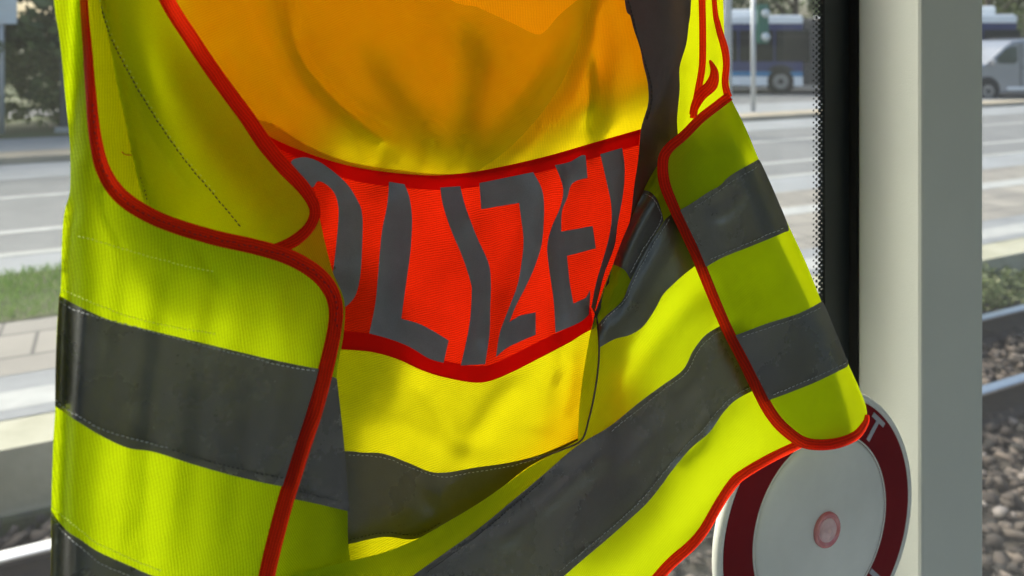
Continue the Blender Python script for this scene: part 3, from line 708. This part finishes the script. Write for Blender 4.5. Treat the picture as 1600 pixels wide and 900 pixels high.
def stitches(sheet, pts, mat, lift=.9, dash=5, gap=3, wd=1.3, parent=None, jit=.5, name='stitching'):
    wd *= 1.45; lift += .25; c = cat(pts, 8); seg = []; pos = 0; r = random.Random(len(pts)*7+int(pts[0][0]))
    # resample by length
    L_ = [0]
    for a, b_ in zip(c, c[1:]): L_.append(L_[-1]+(b_-a).length)
    def P_(l):
        l = min(max(l, 0), L_[-1]-1e-3)
        i = int(np.searchsorted(L_, l, side='right'))-1; i = min(i, len(c)-2)
        return c[i]+(c[i+1]-c[i])*((l-L_[i])/(L_[i+1]-L_[i]+1e-9))
    V = []; Fc = []
    while pos < L_[-1]-dash:
        d_ = dash*r.uniform(.8, 1.15); a = P_(pos); b_ = P_(pos+d_); off = r.uniform(-jit, jit)
        t = (b_-a).normalized() if (b_-a).length > 1e-6 else Vector((1, 0)); nn = Vector((-t.y, t.x)); a = a+nn*off; b_ = b_+nn*(off+r.uniform(-jit, jit))
        q = []; 
        for (pp, l_, wfac) in ((a, lift, .5), (a+(b_-a)*.5, lift+.35, 1), (b_, lift, .5)):
            for k, (u, dl) in enumerate(((-1, -.2), (0, .25), (1, -.2))): q.append((pp.x+nn.x*u*wd*wfac/2, pp.y+nn.y*u*wd*wfac/2, l_+dl))
        b0 = len(V); V += q
        for i in range(2):
            for k in range(2): Fc.append((b0+i*3+k, b0+i*3+k+1, b0+i*3+k+4, b0+i*3+k+3))
        pos += d_+gap
    A = np.array(V); D = sheet.depth(A[:, 0], A[:, 1])-A[:, 2]/1000
    P3 = np.stack([(A[:, 0]-800)/F*D, D, CAMZ-(A[:, 1]-HZ)/F*D], -1)-np.array(VO[:])
    me = bpy.data.meshes.new(name); me.from_pydata(P3.tolist(), [], Fc); me.update()
    return link(name, me, mat, parent or vest, True)

# --- how each piece lies
sh_back = Sheet(.398, [Fold([(470, 20), (480, 110), (560, 190), (640, 250)], -3, 22), Fold([(940, 0), (935, 100), (905, 220)], -2.4, 16), Fold([(980, 60), (960, 150), (950, 210)], 1.6, 14),
    Fold([(330, 60), (400, 180), (470, 220)], -3, 26), Fold([(560, 170), (650, 225), (700, 268)], 2.2, 20), Fold([(880, 110), (830, 190), (750, 262)], 2.4, 26),
    Fold([(600, 285), (600, 400), (580, 540)], 3.0, 34), Fold([(735, 300), (720, 380), (755, 460), (740, 590)], -3.0, 34), Fold([(860, 240), (840, 380), (800, 500), (780, 590)], 3.0, 30), Fold([(900, 250), (870, 350), (880, 520)], -2.6, 20),
    Fold([(545, 640), (620, 660), (700, 700)], 1.5, 18), Fold([(640, 590), (690, 640), (715, 690), (760, 700)], -3.2, 18), Fold([(820, 590), (770, 640), (720, 730)], 2.6, 18), Fold([(880, 560), (850, 620), (840, 680)], -2.2, 22),
    Fold([(610, 700), (640, 750), (690, 810)], -1.3, 15), Fold([(705, 735), (685, 800), (640, 860)], 1.6, 20), Fold([(690, 290), (700, 272), (760, 268)], 1.2, 10)], .9, 11)
sh_red = sh_back
sh_cowl = Sheet(.392, [Fold([(445, -40), (458, 60), (495, 125), (560, 185), (610, 230)], -4.5, 14, 9), Fold([(330, 40), (385, 130), (440, 200)], 3.5, 22, 30), Fold([(380, -20), (420, 90), (480, 190)], -3, 20), Fold([(440, -20), (455, 60), (490, 115), (560, 175), (640, 215)], 2.4, 16), Fold([(600, -10), (680, 60), (720, 160), (720, 215)], -2.6, 26), Fold([(560, 60), (600, 150), (660, 210)], 1.8, 20),
    Fold([(920, 10), (880, 90), (830, 160), (770, 230)], 2.6, 18), Fold([(870, 40), (840, 110), (790, 170)], -2.2, 20), Fold([(660, 180), (700, 200), (730, 240)], 2, 14)], 1.2, 31)
sh_strap = Sheet(.3915, [Fold([(1078, 10), (1050, 100), (1018, 190)], 2.4, 12), Fold([(1010, 230), (1000, 320)], -1.5, 14)], .7, 21)
for f in sh_cowl.f: f.amp *= 1.5
for f in sh_back.f[:6]: f.amp *= 1.6
PUCK = [Fold(q, a, w_) for q, a, w_ in [([(548, 205), (562, 236), (572, 262)], 1.6, 5), ([(600, 215), (596, 245), (588, 268)], -1.6, 6), ([(628, 232), (618, 258)], 1.4, 5), ([(668, 220), (664, 250), (652, 272)], 1.8, 6), ([(700, 235), (690, 262)], -1.5, 6), ([(728, 215), (722, 250), (700, 272)], 1.8, 7), ([(955, 110), (950, 170), (930, 225)], 1.8, 9), ([(860, 150), (850, 200), (830, 248)], -1.5, 9), ([(560, 550), (600, 590), (620, 640)], 1.2, 10), ([(870, 520), (880, 570), (868, 610)], 1.8, 7), ([(895, 530), (893, 600), (880, 650)], -1.6, 9)]]
sh_cowl.f += PUCK[:6]; sh_back.f += PUCK
sh_upr = Sheet(.396, [Fold([(1068, 100), (1075, 160), (1066, 230)], 2.2, 9), Fold([(1120, 40), (1122, 90), (1115, 130)], 1.6, 7)], .8, 23)
sh_right = Sheet(.384, [Fold([(1045, 232), (1015, 290), (985, 345), (958, 413), (930, 500), (912, 580), (905, 660)], -7, 16, 10), Fold([(1036, 345), (1005, 400), (975, 460), (950, 500)], -2.6, 9), Fold([(1022, 300), (990, 370), (968, 420)], 1.6, 9),
    Fold([(1120, 430), (1060, 480), (1000, 560), (960, 640)], -3.4, 26), Fold([(1070, 430), (1000, 520), (960, 570)], 2.5, 18), Fold([(1150, 470), (1110, 530), (1080, 600), (1020, 660)], 2.6, 24), Fold([(1060, 610), (1020, 680), (960, 740)], -1.6, 18),
    Fold([(1180, 620), (1120, 700), (1020, 800), (920, 900)], 3.2, 34), Fold([(1200, 700), (1130, 760), (1060, 850)], -2.4, 20), Fold([(905, 700), (800, 775), (700, 840), (600, 880)], 2.6, 18), Fold([(960, 690), (860, 780), (760, 860)], -2.0, 22), Fold([(1110, 640), (1090, 690), (1050, 720)], -2.2, 12)], 1.1, 41)
sh_flap = Sheet(.376, [Fold([(1130, 190), (1160, 250), (1200, 330)], 1.6, 26), Fold([(1110, 340), (1140, 330), (1160, 300)], -1.4, 9), Fold([(1180, 460), (1220, 560), (1260, 650)], 2, 36), Fold([(1100, 250), (1140, 380), (1190, 480)], -1.6, 26)], .9, 51,
    extra=lambda X, Y: .010*np.exp(-((X-(1150+(Y-200)*.46))/22)**2))
sh_leftback = Sheet(.388, [Fold([(470, 620), (490, 760), (500, 900)], 2, 24)], .8, 61, extra=lambda X, Y: .003*np.exp(-((X-540)/16)**2))
sh_arm_in = Sheet(.380, [Fold([(172, 20), (195, 160), (225, 310)], -2.4, 12)], .8, 71)
sh_arm = Sheet(.374, [Fold([(165, 30), (200, 150), (250, 240), (310, 320)], 4.0, 30, 20), Fold([(215, 60), (290, 180), (370, 290), (420, 350)], -3.4, 34), Fold([(260, 40), (330, 160), (420, 270)], 1.5, 26)], .9, 81,
    extra=lambda X, Y: .008*np.exp(-((X-(160+np.maximum(Y, 0)*.22))/10)**2))
rip = [f for f in [Fold([(150, 420), (118, 640), (105, 900)], 2.0, 13), Fold([(205, 370), (188, 520), (150, 720), (135, 900)], 1.7, 15), Fold([(275, 390), (258, 520), (235, 700), (225, 900)], 1.9, 15),
       Fold([(345, 420), (332, 520), (312, 700), (300, 900)], 1.4, 16), Fold([(240, 380), (225, 520), (195, 720), (185, 900)], -1.2, 13), Fold([(310, 400), (300, 520), (275, 700), (262, 900)], -1.2, 14), Fold([(400, 420), (395, 600), (370, 800), (350, 900)], 1.2, 20), Fold([(430, 430), (440, 600), (410, 760)], -1.3, 20),
       Fold([(158, 285), (168, 335), (198, 395)], 3.4, 6, 9), Fold([(125, 240), (118, 290), (100, 330)], 2.0, 9), Fold([(120, 345), (106, 440)], 2.6, 6), Fold([(300, 372), (330, 420), (350, 450)], 1.5, 9), Fold([(128, 150), (122, 220), (112, 290)], 1.6, 6), Fold([(220, 340), (250, 390), (270, 430)], -1.2, 12)]]
for f in rip: f.amp *= .75
sh_left = Sheet(.362, rip, .9, 91, extra=lambda X, Y: .016*np.exp(-((X-(108-.032*(Y-200)))/20)**2) + .004*np.exp(-((X-520)/40)**2))
sh_shoulder = Sheet(.409, [], 1.5, 5)
sh_inner = Sheet(.415, [], 1.5, 6)

# --- hidden rear layers of the garment (seen as darker, warmer light through the front ones)
lay('orange_lining', sh_shoulder, [(230, -160), (1000, -160), (1010, 60), (1012, 118), (930, 152), (870, 178), (800, 215), (730, 226), (650, 212), (560, 196), (500, 190), (480, 300), (450, 380), (360, 350), (290, 270), (240, 180)], m_orange, corners=(0, 1))
lay('orange_lining', Sheet(.412, [], 2.0, 8), [(905, 520), (950, 520), (960, 650), (930, 720), (850, 760), (780, 760), (800, 700), (850, 640)], m_orange)  # extra unseen piece added to tint the light at lower right golden
lay('rear_lining', sh_inner, [(150, 330), (300, 380), (520, 330), (590, 420), (575, 540), (520, 600), (520, 1000), (160, 1000), (168, 600)], m_yellow_d, corners=(5, 6))  # bulge at its upper right added to darken the first letter

EIN = [(124, -160), (196, -160), (246, -15), (268, 30), (296, 75), (336, 132), (380, 192), (436, 262), (474, 304), (484, 328), (478, 350), (460, 370), (380, 400), (250, 370), (170, 320), (135, 160)]
lay('upper_lining', Sheet(.3845, [], .8, 4), EIN, m_yellow_o, corners=(0, 1))
# hidden strips added behind the back panel top, toning its light like doubled-over pleats
sh_pleat_shade = Sheet(.4035, [], .8, 12)
for q in ([(412, -60), (420, 0), (436, 65), (460, 120), (508, 176), (578, 222), (596, 214), (530, 162), (482, 108), (455, 56), (440, 0), (432, -60)],
          [(900, -30), (888, 50), (845, 118), (782, 182), (740, 240), (765, 250), (815, 200), (880, 136), (918, 62), (935, -30)],
          [(706, 40), (716, 120), (700, 200), (716, 250), (745, 240), (742, 150), (760, 90), (735, 40)],
          [(925, 90), (938, 160), (912, 232), (902, 228), (918, 160), (912, 100)],
          [(560, 90), (600, 160), (664, 215), (700, 232), (660, 180), (620, 130), (585, 80)]):
    lay('pleat_shade_strip', sh_pleat_shade, q, m_yellow_d, step=7)
# --- main back panel
TOPL = [(380, 180), (400, 187), (430, 195), (470, 222), (520, 245), (570, 258), (640, 268), (700, 272), (760, 265), (850, 245), (920, 225), (1000, 202), (1030, 196)]
BOTL = [(928, 505), (900, 528), (850, 555), (790, 585), (750, 597), (700, 590), (660, 578), (620, 560), (580, 549), (537, 545), (480, 530), (400, 500)]
back = lay('back_panel', sh_back, [(230, -160), (1030, -160)]+[(x, y+5) for x, y in TOPL[::-1]]+[(250, 180)], m_yellow_top, corners=(0, 1, 2, 14))
backl = lay('back_panel', sh_back, [(380, 500)]+[(x, y-5) for x, y in BOTL[::-1]]+[(950, 500), (945, 560), (935, 640), (930, 700), (700, 830), (640, 880), (540, 920), (430, 950)], m_yellow_h, corners=(0, 12, 13, 20))
redp = lay('lettering_panel', sh_back, [(380, 180), (400, 187), (430, 195), (470, 222), (520, 245), (570, 258), (640, 268), (700, 272), (760, 265), (850, 245), (920, 225), (1000, 202), (1012, 199), (1008, 300), (998, 345), (972, 420), (950, 470), (936, 505), (900, 528), (850, 555), (790, 585), (750, 597), (700, 590), (660, 578), (620, 560), (580, 549), (537, 545), (480, 530), (400, 300)], m_red, lift=.9, corners=(0, 12, 27))
top = [(400, 187), (430, 195), (470, 222), (520, 245), (570, 258), (640, 268), (700, 272), (760, 265), (850, 245), (920, 225), (1000, 202)]
lay('panel_hem', sh_back, top+[(998, 227), (925, 248), (850, 268), (760, 289), (700, 297), (640, 294), (570, 286), (520, 272), (465, 247), (420, 222), (395, 212)], m_redhem, lift=1.35, corners=(0, 10, 11, 21), parent=redp)
lay('panel_hem', sh_back, [(535, 517), (580, 522), (625, 535), (665, 553), (705, 566), (752, 572), (785, 562), (845, 532), (895, 507), (922, 478), (927, 506), (900, 529), (850, 556), (790, 586), (750, 598), (700, 591), (660, 579), (620, 561), (580, 550), (533, 546)], m_redhem, lift=1.35, corners=(0, 9, 10, 19), parent=redp)
LET = [
 [(455, 256), (470, 246), (490, 249), (510, 260), (540, 285), (558, 312), (566, 335), (566, 380), (563, 430), (556, 460), (546, 474), (536, 482), (508, 490), (520, 425), (526, 375), (529, 330), (524, 305), (512, 290), (497, 283), (485, 292)],
 [(608, 284), (632, 288), (640, 310), (644, 345), (641, 395), (635, 440), (630, 475), (627, 498), (655, 506), (680, 519), (701, 532), (693, 567), (670, 560), (640, 542), (610, 530), (577, 521), (587, 470), (593, 400), (597, 360), (605, 320)],
 [(688, 293), (719, 291), (728, 325), (745, 370), (763, 410), (767, 440), (766, 480), (765, 520), (758, 569), (720, 571), (733, 510), (737, 460), (735, 440), (722, 400), (705, 360), (692, 320)],
 [(749, 286), (833, 269), (849, 305), (848, 370), (838, 410), (822, 447), (806, 478), (796, 503), (812, 493), (837, 488), (837, 523), (805, 537), (790, 545), (775, 558), (781, 520), (795, 482), (808, 447), (815, 410), (818, 375), (814, 340), (811, 317), (752, 327)],
 [(867, 258), (890, 253), (908, 243), (915, 243), (918, 278), (902, 282), (892, 290), (886, 310), (878, 330), (877, 362), (926, 353), (931, 388), (886, 400), (890, 440), (896, 474), (915, 465), (922, 455), (920, 492), (905, 504), (868, 520), (865, 470), (858, 420), (855, 385), (862, 355), (875, 325), (880, 300), (876, 280)],
 [(938, 241), (972, 231), (976, 260), (974, 300), (965, 350), (960, 385), (945, 425), (937, 455), (930, 484), (924, 480), (932, 440), (948, 385), (955, 350), (955, 320), (948, 285)]]
CORN = [(11, 12), (0, 1, 7, 10, 11, 15), (0, 1, 8, 9), (0, 1, 7, 8, 9, 10, 13, 20, 21), (0, 3, 4, 9, 10, 11, 12, 14, 17, 19), (0, 1, 8, 9)]
for pts, cn in zip(LET, CORN): lay('letter', sh_back, pts, m_letter, lift=1.9, step=6, corners=cn, n=5, parent=redp)
# waist tape on the back panel
tp = lay('reflective_strip', sh_back, [(500, 706), (545, 705), (565, 707), (600, 709), (640, 724), (672, 737), (700, 738), (740, 731), (800, 722), (850, 708), (905, 684), (900, 692), (830, 727), (780, 765), (740, 795), (700, 816), (650, 842), (600, 839), (545, 850), (500, 858)], m_tape_b, lift=1.0, corners=(0, 10, 19))
stitches(sh_back, [(545, 711), (600, 715), (640, 730), (690, 745), (740, 738), (800, 728), (850, 714)], m_thread, lift=1.6, dash=4, gap=3, wd=.9, parent=tp)
stitches(sh_back, [(545, 844), (600, 832), (650, 836), (690, 816)], m_thread_k, lift=1.6, dash=4, gap=2, wd=1.3, parent=tp)
# draped fold of the top
cowl = lay('draped_fold', sh_cowl, [(240, -160), (255, -20), (300, 70), (350, 150), (400, 200), (470, 235), (560, 262), (670, 274), (745, 268), (795, 232), (850, 172), (890, 105), (912, 40), (925, -12), (880, 18), (855, 46), (838, 54), (800, 36), (745, 11), (690, -15), (640, -160)], m_cowl, lift=1, corners=(0, 8, 12, 15, 18))
# dark shoulder strap
strap = lay('shoulder_strip', sh_strap, [(965, -160), (976, 0), (985, 25), (990, 45), (1000, 75), (1005, 100), (1012, 130), (1013, 160), (1006, 185), (1001, 205), (997, 250), (991, 290), (985, 340), (975, 378), (955, 422), (942, 458), (930, 488), (925, 515), (965, 480), (1040, 340), (1060, 250), (1058, 190), (1062, 140), (1062, 105), (1072, 70), (1076, 40), (1080, 0), (1085, -160)], m_dark, corners=(0, 17, 27))
stitches(sh_strap, [(982, 0), (990, 30), (997, 60), (1006, 90), (1017, 130), (1018, 160), (1010, 190)], m_thread_k, lift=.8, dash=6, gap=1, wd=1.5, parent=strap)
# upper right yellow piece with two red pipings
upr = lay('side_panel', sh_upr, [(1062, -160), (1122, -160), (1130, 0), (1132, 60), (1137, 110), (1140, 150), (1130, 200), (1090, 260), (1040, 300), (1045, 200), (1050, 80)], m_yellow_o, corners=(0, 1))
ribbon('red_piping', sh_upr, [(1094, -160), (1097, 0), (1098, 60), (1097, 105), (1090, 145), (1083, 185)], 11, m_bind, lift=1.5, parent=upr)
ribbon('red_piping', sh_upr, [(1108, -160), (1116, 0), (1122, 40), (1132, 75), (1135, 100), (1133, 130), (1138, 152)], [7, 8, 10, 12, 11, 11, 12], m_bind, lift=3.2, parent=upr)
ribbon('twisted_piping', sh_upr, [(1109, 94), (1116, 112), (1112, 132), (1096, 148), (1086, 166), (1082, 180)], [3, 13, 20, 18, 14, 10], m_bind, lift=4.5, dome=1.6, parent=upr)

# right panel
right = lay('side_panel', sh_right, [(1045, 233), (1020, 270), (1006, 297), (985, 345), (958, 413), (943, 450), (925, 510), (912, 580), (905, 640), (903, 688), (870, 706), (830, 728), (790, 757), (750, 785), (700, 815), (650, 843), (600, 863), (545, 877), (430, 905), (420, 1010), (940, 1010), (985, 950), (1035, 893), (1062, 868), (1085, 845), (1110, 798), (1130, 765), (1150, 745), (1195, 715), (1250, 690), (1310, 660), (1300, 600), (1262, 480), (1200, 350), (1150, 240), (1110, 200)], m_yellow_d, corners=(0, 9, 18, 19, 20, 30, 35))
st1 = lay('reflective_strip', sh_right, [(1006, 297), (1018, 301), (1028, 314), (1034, 332), (1037, 345), (1010, 390), (996, 418), (985, 437), (976, 422), (958, 413), (970, 380), (985, 345)], m_tape_b, lift=1.0, corners=(0, 4, 7, 9))
stitches(sh_right, [(1008, 303), (1020, 309), (1029, 325), (1033, 345), (1006, 388), (984, 428)], m_thread, lift=1.6, dash=5, gap=1, wd=.8, parent=st1)
st2 = lay('reflective_strip', sh_right, [(1040, 342), (1010, 390), (985, 440), (972, 470), (945, 495), (932, 511), (936, 530), (937, 543), (960, 530), (985, 523), (1005, 510), (1022, 486), (1035, 462), (1050, 446), (1070, 428), (1100, 405), (1120, 370), (1090, 310), (1065, 322)], m_tape_b, lift=1.1, corners=(0, 5, 7, 15, 16, 17))
stitches(sh_right, [(1046, 342), (1016, 390), (990, 440), (976, 470), (950, 495), (937, 512)], m_thread, lift=1.7, dash=5, gap=1, wd=.8, parent=st2)
st3 = lay('reflective_strip', sh_right, [(1150, 498), (1130, 507), (1103, 523), (1083, 548), (1067, 578), (1035, 602), (1005, 624), (985, 640), (950, 668), (900, 698), (850, 741), (800, 783), (740, 832), (650, 896), (560, 965), (700, 1010), (830, 940), (880, 901), (910, 875), (940, 850), (980, 815), (1012, 785), (1036, 755), (1048, 738), (1078, 702), (1108, 676), (1130, 645), (1150, 625), (1178, 610), (1210, 598)], m_tape, lift=1.1, corners=(0, 14, 15, 29))
stitches(sh_right, [(1132, 514), (1108, 529), (1088, 553), (1072, 583), (1040, 607), (990, 646), (955, 674)], m_thread, lift=1.7, dash=5, gap=1.5, wd=.8, parent=st3)
stitches(sh_right, [(1175, 604), (1145, 620), (1124, 640), (1100, 670), (1072, 696), (1042, 733), (1005, 778), (970, 812), (930, 846), (870, 896)], m_thread, lift=1.7, dash=5, gap=1.5, wd=.8, parent=st3)
stitches(sh_right, [(850, 750), (800, 792), (745, 838), (665, 896)], m_thread_k, lift=1.7, dash=5, gap=1.5, wd=1.4, parent=st3)
# seam line down the fold
ribbon('seam', sh_right, [(925, 478), (933, 500), (936, 545), (934, 580), (928, 620), (920, 655), (909, 687), (880, 702), (850, 712), (815, 722)], 3, m_dark, lift=1.0, dome=.5, parent=right)
ribbon('red_binding', sh_right, [(1300, 672), (1262, 688), (1245, 696), (1200, 718), (1160, 742), (1145, 756), (1125, 785), (1100, 828), (1080, 852), (1055, 874), (1032, 898), (990, 950), (960, 1000)], [13, 13, 14, 15, 16, 17, 16, 16, 17, 18, 18, 18, 18], m_bind, lift=1.8, parent=right)

# right flap
flap_l = [(1140, 150), (1118, 167), (1095, 185), (1068, 212), (1045, 232), (1036, 252), (1038, 285), (1052, 322), (1066, 352), (1085, 392), (1108, 448), (1135, 512), (1160, 560), (1182, 604), (1202, 642), (1225, 670), (1258, 692), (1300, 694), (1335, 682), (1352, 662)]
flap = lay('front_flap', sh_flap, flap_l+[(1354, 640), (1345, 612), (1326, 570), (1308, 525), (1285, 475), (1260, 412), (1232, 352), (1208, 298), (1186, 250), (1165, 200)], m_yellow_d, corners=(0,))
lay('flap_dimming_layer', sh_flap, [(1142, 158), (1060, 225), (1048, 260), (1070, 330), (1140, 480), (1200, 610), (1250, 678), (1325, 678), (1347, 645), (1322, 575), (1280, 475), (1228, 355), (1180, 250)], m_cowl, lift=-3.5, corners=(0,), parent=flap)  # unseen layer added so that less light comes through the flap
f1 = lay('reflective_strip', sh_flap, [(1056, 332), (1080, 318), (1107, 300), (1125, 290), (1142, 274), (1185, 249), (1190, 256), (1210, 300), (1232, 354), (1228, 362), (1200, 374), (1165, 388), (1130, 402), (1098, 420)], m_tape, lift=1.0, corners=(0, 5, 9, 13))
stitches(sh_flap, [(1085, 324), (1110, 308), (1145, 283), (1187, 259)], m_thread, lift=1.6, dash=5, gap=2, wd=.8, parent=f1)
stitches(sh_flap, [(1110, 405), (1150, 388), (1190, 371), (1228, 355)], m_thread, lift=1.6, dash=5, gap=2, wd=.8, parent=f1)
f2 = lay('reflective_strip', sh_flap, [(1144, 526), (1160, 520), (1200, 505), (1250, 489), (1284, 471), (1290, 480), (1308, 524), (1325, 566), (1320, 575), (1270, 599), (1208, 623), (1193, 627)], m_tape, lift=1.0, corners=(0, 4, 8, 11))
stitches(sh_flap, [(1160, 526), (1205, 511), (1250, 496), (1284, 480)], m_thread, lift=1.6, dash=5, gap=2, wd=.9, parent=f2)
stitches(sh_flap, [(1208, 617), (1268, 592), (1322, 567)], m_thread, lift=1.6, dash=5, gap=2, wd=.9, parent=f2)
ribbon('flap_edge', sh_flap, [(1286, 476), (1305, 520), (1324, 565)], 2.5, m_thread, lift=.2, dome=.3, parent=f2)
ribbon('red_binding', sh_flap, flap_l+[(1355, 648)], [15, 15, 15, 15, 16, 17, 18, 17, 17, 17, 17, 17, 18, 19, 19, 19, 18, 17, 15, 11, 6], m_bind, lift=1.2, parent=flap)

# left side, layer behind the front flap
lb = lay('front_lower_panel', sh_leftback, [(430, 370), (497, 330), (508, 380), (520, 425), (538, 470), (537, 520), (530, 560), (526, 592), (532, 650), (538, 700), (543, 790), (544, 850), (551, 900), (560, 1010), (380, 1010), (400, 600)], m_yellow_d, corners=(0, 1, 13, 14))
lb1 = lay('reflective_strip', sh_leftback, [(470, 586), (520, 589), (527, 598), (533, 650), (538, 700), (546, 799), (520, 793), (490, 786), (440, 776)], m_tape, lift=1.0, corners=(0, 2, 5, 8))
stitches(sh_leftback, [(462, 766), (500, 776), (541, 787)], m_thread_k, lift=1.6, dash=5, gap=2, wd=1.2, parent=lb1)
# arm hole
ai = lay('armhole_lining', sh_arm_in, [(120, -160), (190, -160), (230, 100), (280, 400), (160, 340), (126, 160)], m_yellow_dim, corners=(0, 1))
arm = lay('front_upper_panel', sh_arm, [(140, -160), (200, -160), (250, -15), (272, 30), (300, 75), (340, 132), (385, 192), (440, 262), (478, 300), (491, 328), (486, 352), (466, 374), (438, 387), (380, 420), (250, 370), (226, 320), (208, 250), (196, 190), (182, 130), (170, 60), (156, 0)], m_yellow_o, corners=(0, 1))
stitches(sh_arm, [(153, -60), (157, 0), (170, 50), (200, 112), (240, 180), (285, 245), (335, 305), (380, 360)], m_thread_k, lift=.5, dash=6, gap=2, wd=1.6, parent=arm)
stitches(sh_arm, [(156, 0), (173, 50), (203, 111), (243, 179), (288, 244), (338, 303)], m_thread_y, lift=.6, dash=4, gap=7, wd=1.2, parent=arm)
stitches(sh_arm_in, [(205, 235), (214, 262), (224, 292), (231, 318)], m_thread_k, lift=.5, dash=4, gap=3, wd=1.3, parent=ai)
ribbon('loose_thread', sh_arm_in, [(190, 237), (197, 242), (206, 242)], 1.4, m_bind, lift=1.5, dome=.3, parent=ai)
ribbon('red_binding', sh_arm, [(190, -160), (255, -12), (300, 62), (345, 128), (385, 182), (412, 222), (445, 262), (478, 298), (492, 328), (484, 354), (462, 375), (440, 386), (420, 392)], [24, 24, 24, 24, 24, 25, 24, 21, 17, 17, 19, 18, 16], m_bind, lift=1.2, parent=arm)
# left front panel
bind_l = [(125, -160), (131, 0), (137, 80), (143, 160), (149, 215), (160, 262), (181, 298), (212, 324), (260, 348), (330, 370), (400, 386), (450, 401), (488, 422), (512, 446), (524, 476), (523, 512), (511, 570), (492, 640), (466, 720), (440, 805), (416, 905), (400, 1010)]
left = lay('front_panel', sh_left, bind_l+[(70, 1010), (79, 900), (80, 790), (83, 690), (86, 640), (88, 530), (92, 468), (95, 450), (96, 400), (98, 352), (102, 325), (109, 300), (110, 262), (109, 225), (105, 180), (100, 130), (93, 60), (84, 0), (70, -160)], m_yellow, step=8, corners=(0, 21, 22, 40))
s1 = lay('reflective_strip', sh_left, [(92, 461), (110, 472), (140, 487), (180, 503), (230, 515), (300, 532), (370, 549), (430, 563), (500, 577), (480, 680), (456, 762), (420, 756), (360, 742), (300, 725), (240, 706), (200, 700), (160, 682), (130, 664), (105, 648), (86, 634), (87, 560)], m_tape, lift=1.0, corners=(0, 8, 10, 19))
stitches(sh_left, [(93, 470), (110, 482), (150, 495), (200, 508), (250, 522), (330, 543), (400, 561), (440, 571), (495, 580)], m_thread, lift=1.6, dash=5.5, gap=2.5, wd=1.5, parent=s1)
stitches(sh_left, [(86, 624), (100, 637), (130, 655), (160, 671), (200, 684), (240, 694), (270, 702)], m_thread, lift=1.6, dash=5.5, gap=2.5, wd=1.5, parent=s1)
stitches(sh_left, [(270, 703), (310, 716), (360, 729), (400, 739), (450, 748)], m_thread_k, lift=1.6, dash=4.5, gap=3, wd=1.6, parent=s1)
s2 = lay('reflective_strip', sh_left, [(80, 798), (92, 815), (105, 830), (125, 843), (150, 860), (175, 872), (205, 885), (240, 900), (300, 915), (430, 940), (400, 1010), (70, 1010), (79, 900)], m_tape, lift=1.0, corners=(0, 9, 10, 11))
stitches(sh_left, [(81, 803), (90, 820), (105, 838), (130, 858), (150, 876), (175, 889), (210, 903)], m_thread, lift=1.6, dash=5.5, gap=2, wd=1.5, parent=s2)
stitches(sh_left, [(122, 369), (150, 376), (180, 385), (220, 397), (260, 408), (300, 418), (340, 426)], m_thread_y, lift=.4, dash=4, gap=3, wd=1.4, parent=left)
stitches(sh_left, [(98, 453), (130, 467), (160, 479), (200, 494), (260, 509), (340, 522)], m_thread_y, lift=.5, dash=3.5, gap=3, wd=1.4, parent=left)
stitches(sh_left, [(81, 790), (95, 804), (120, 824), (150, 848), (180, 862), (215, 878), (255, 893)], m_thread_y, lift=.5, dash=3.5, gap=2, wd=1.5, parent=left)
stitches(sh_left, [(x+2, y+2) for x, y in bind_l[3:16]], m_thread_r, lift=2.3, dash=5, gap=4, wd=2.0, jit=1.5, parent=left)
ribbon('red_binding', sh_left, bind_l, [12, 13, 15, 18, 20, 23, 25, 25, 24, 24, 24, 25, 25, 25, 23, 22, 24, 26, 26, 26, 26, 26], m_bind, lift=1.2, parent=left)
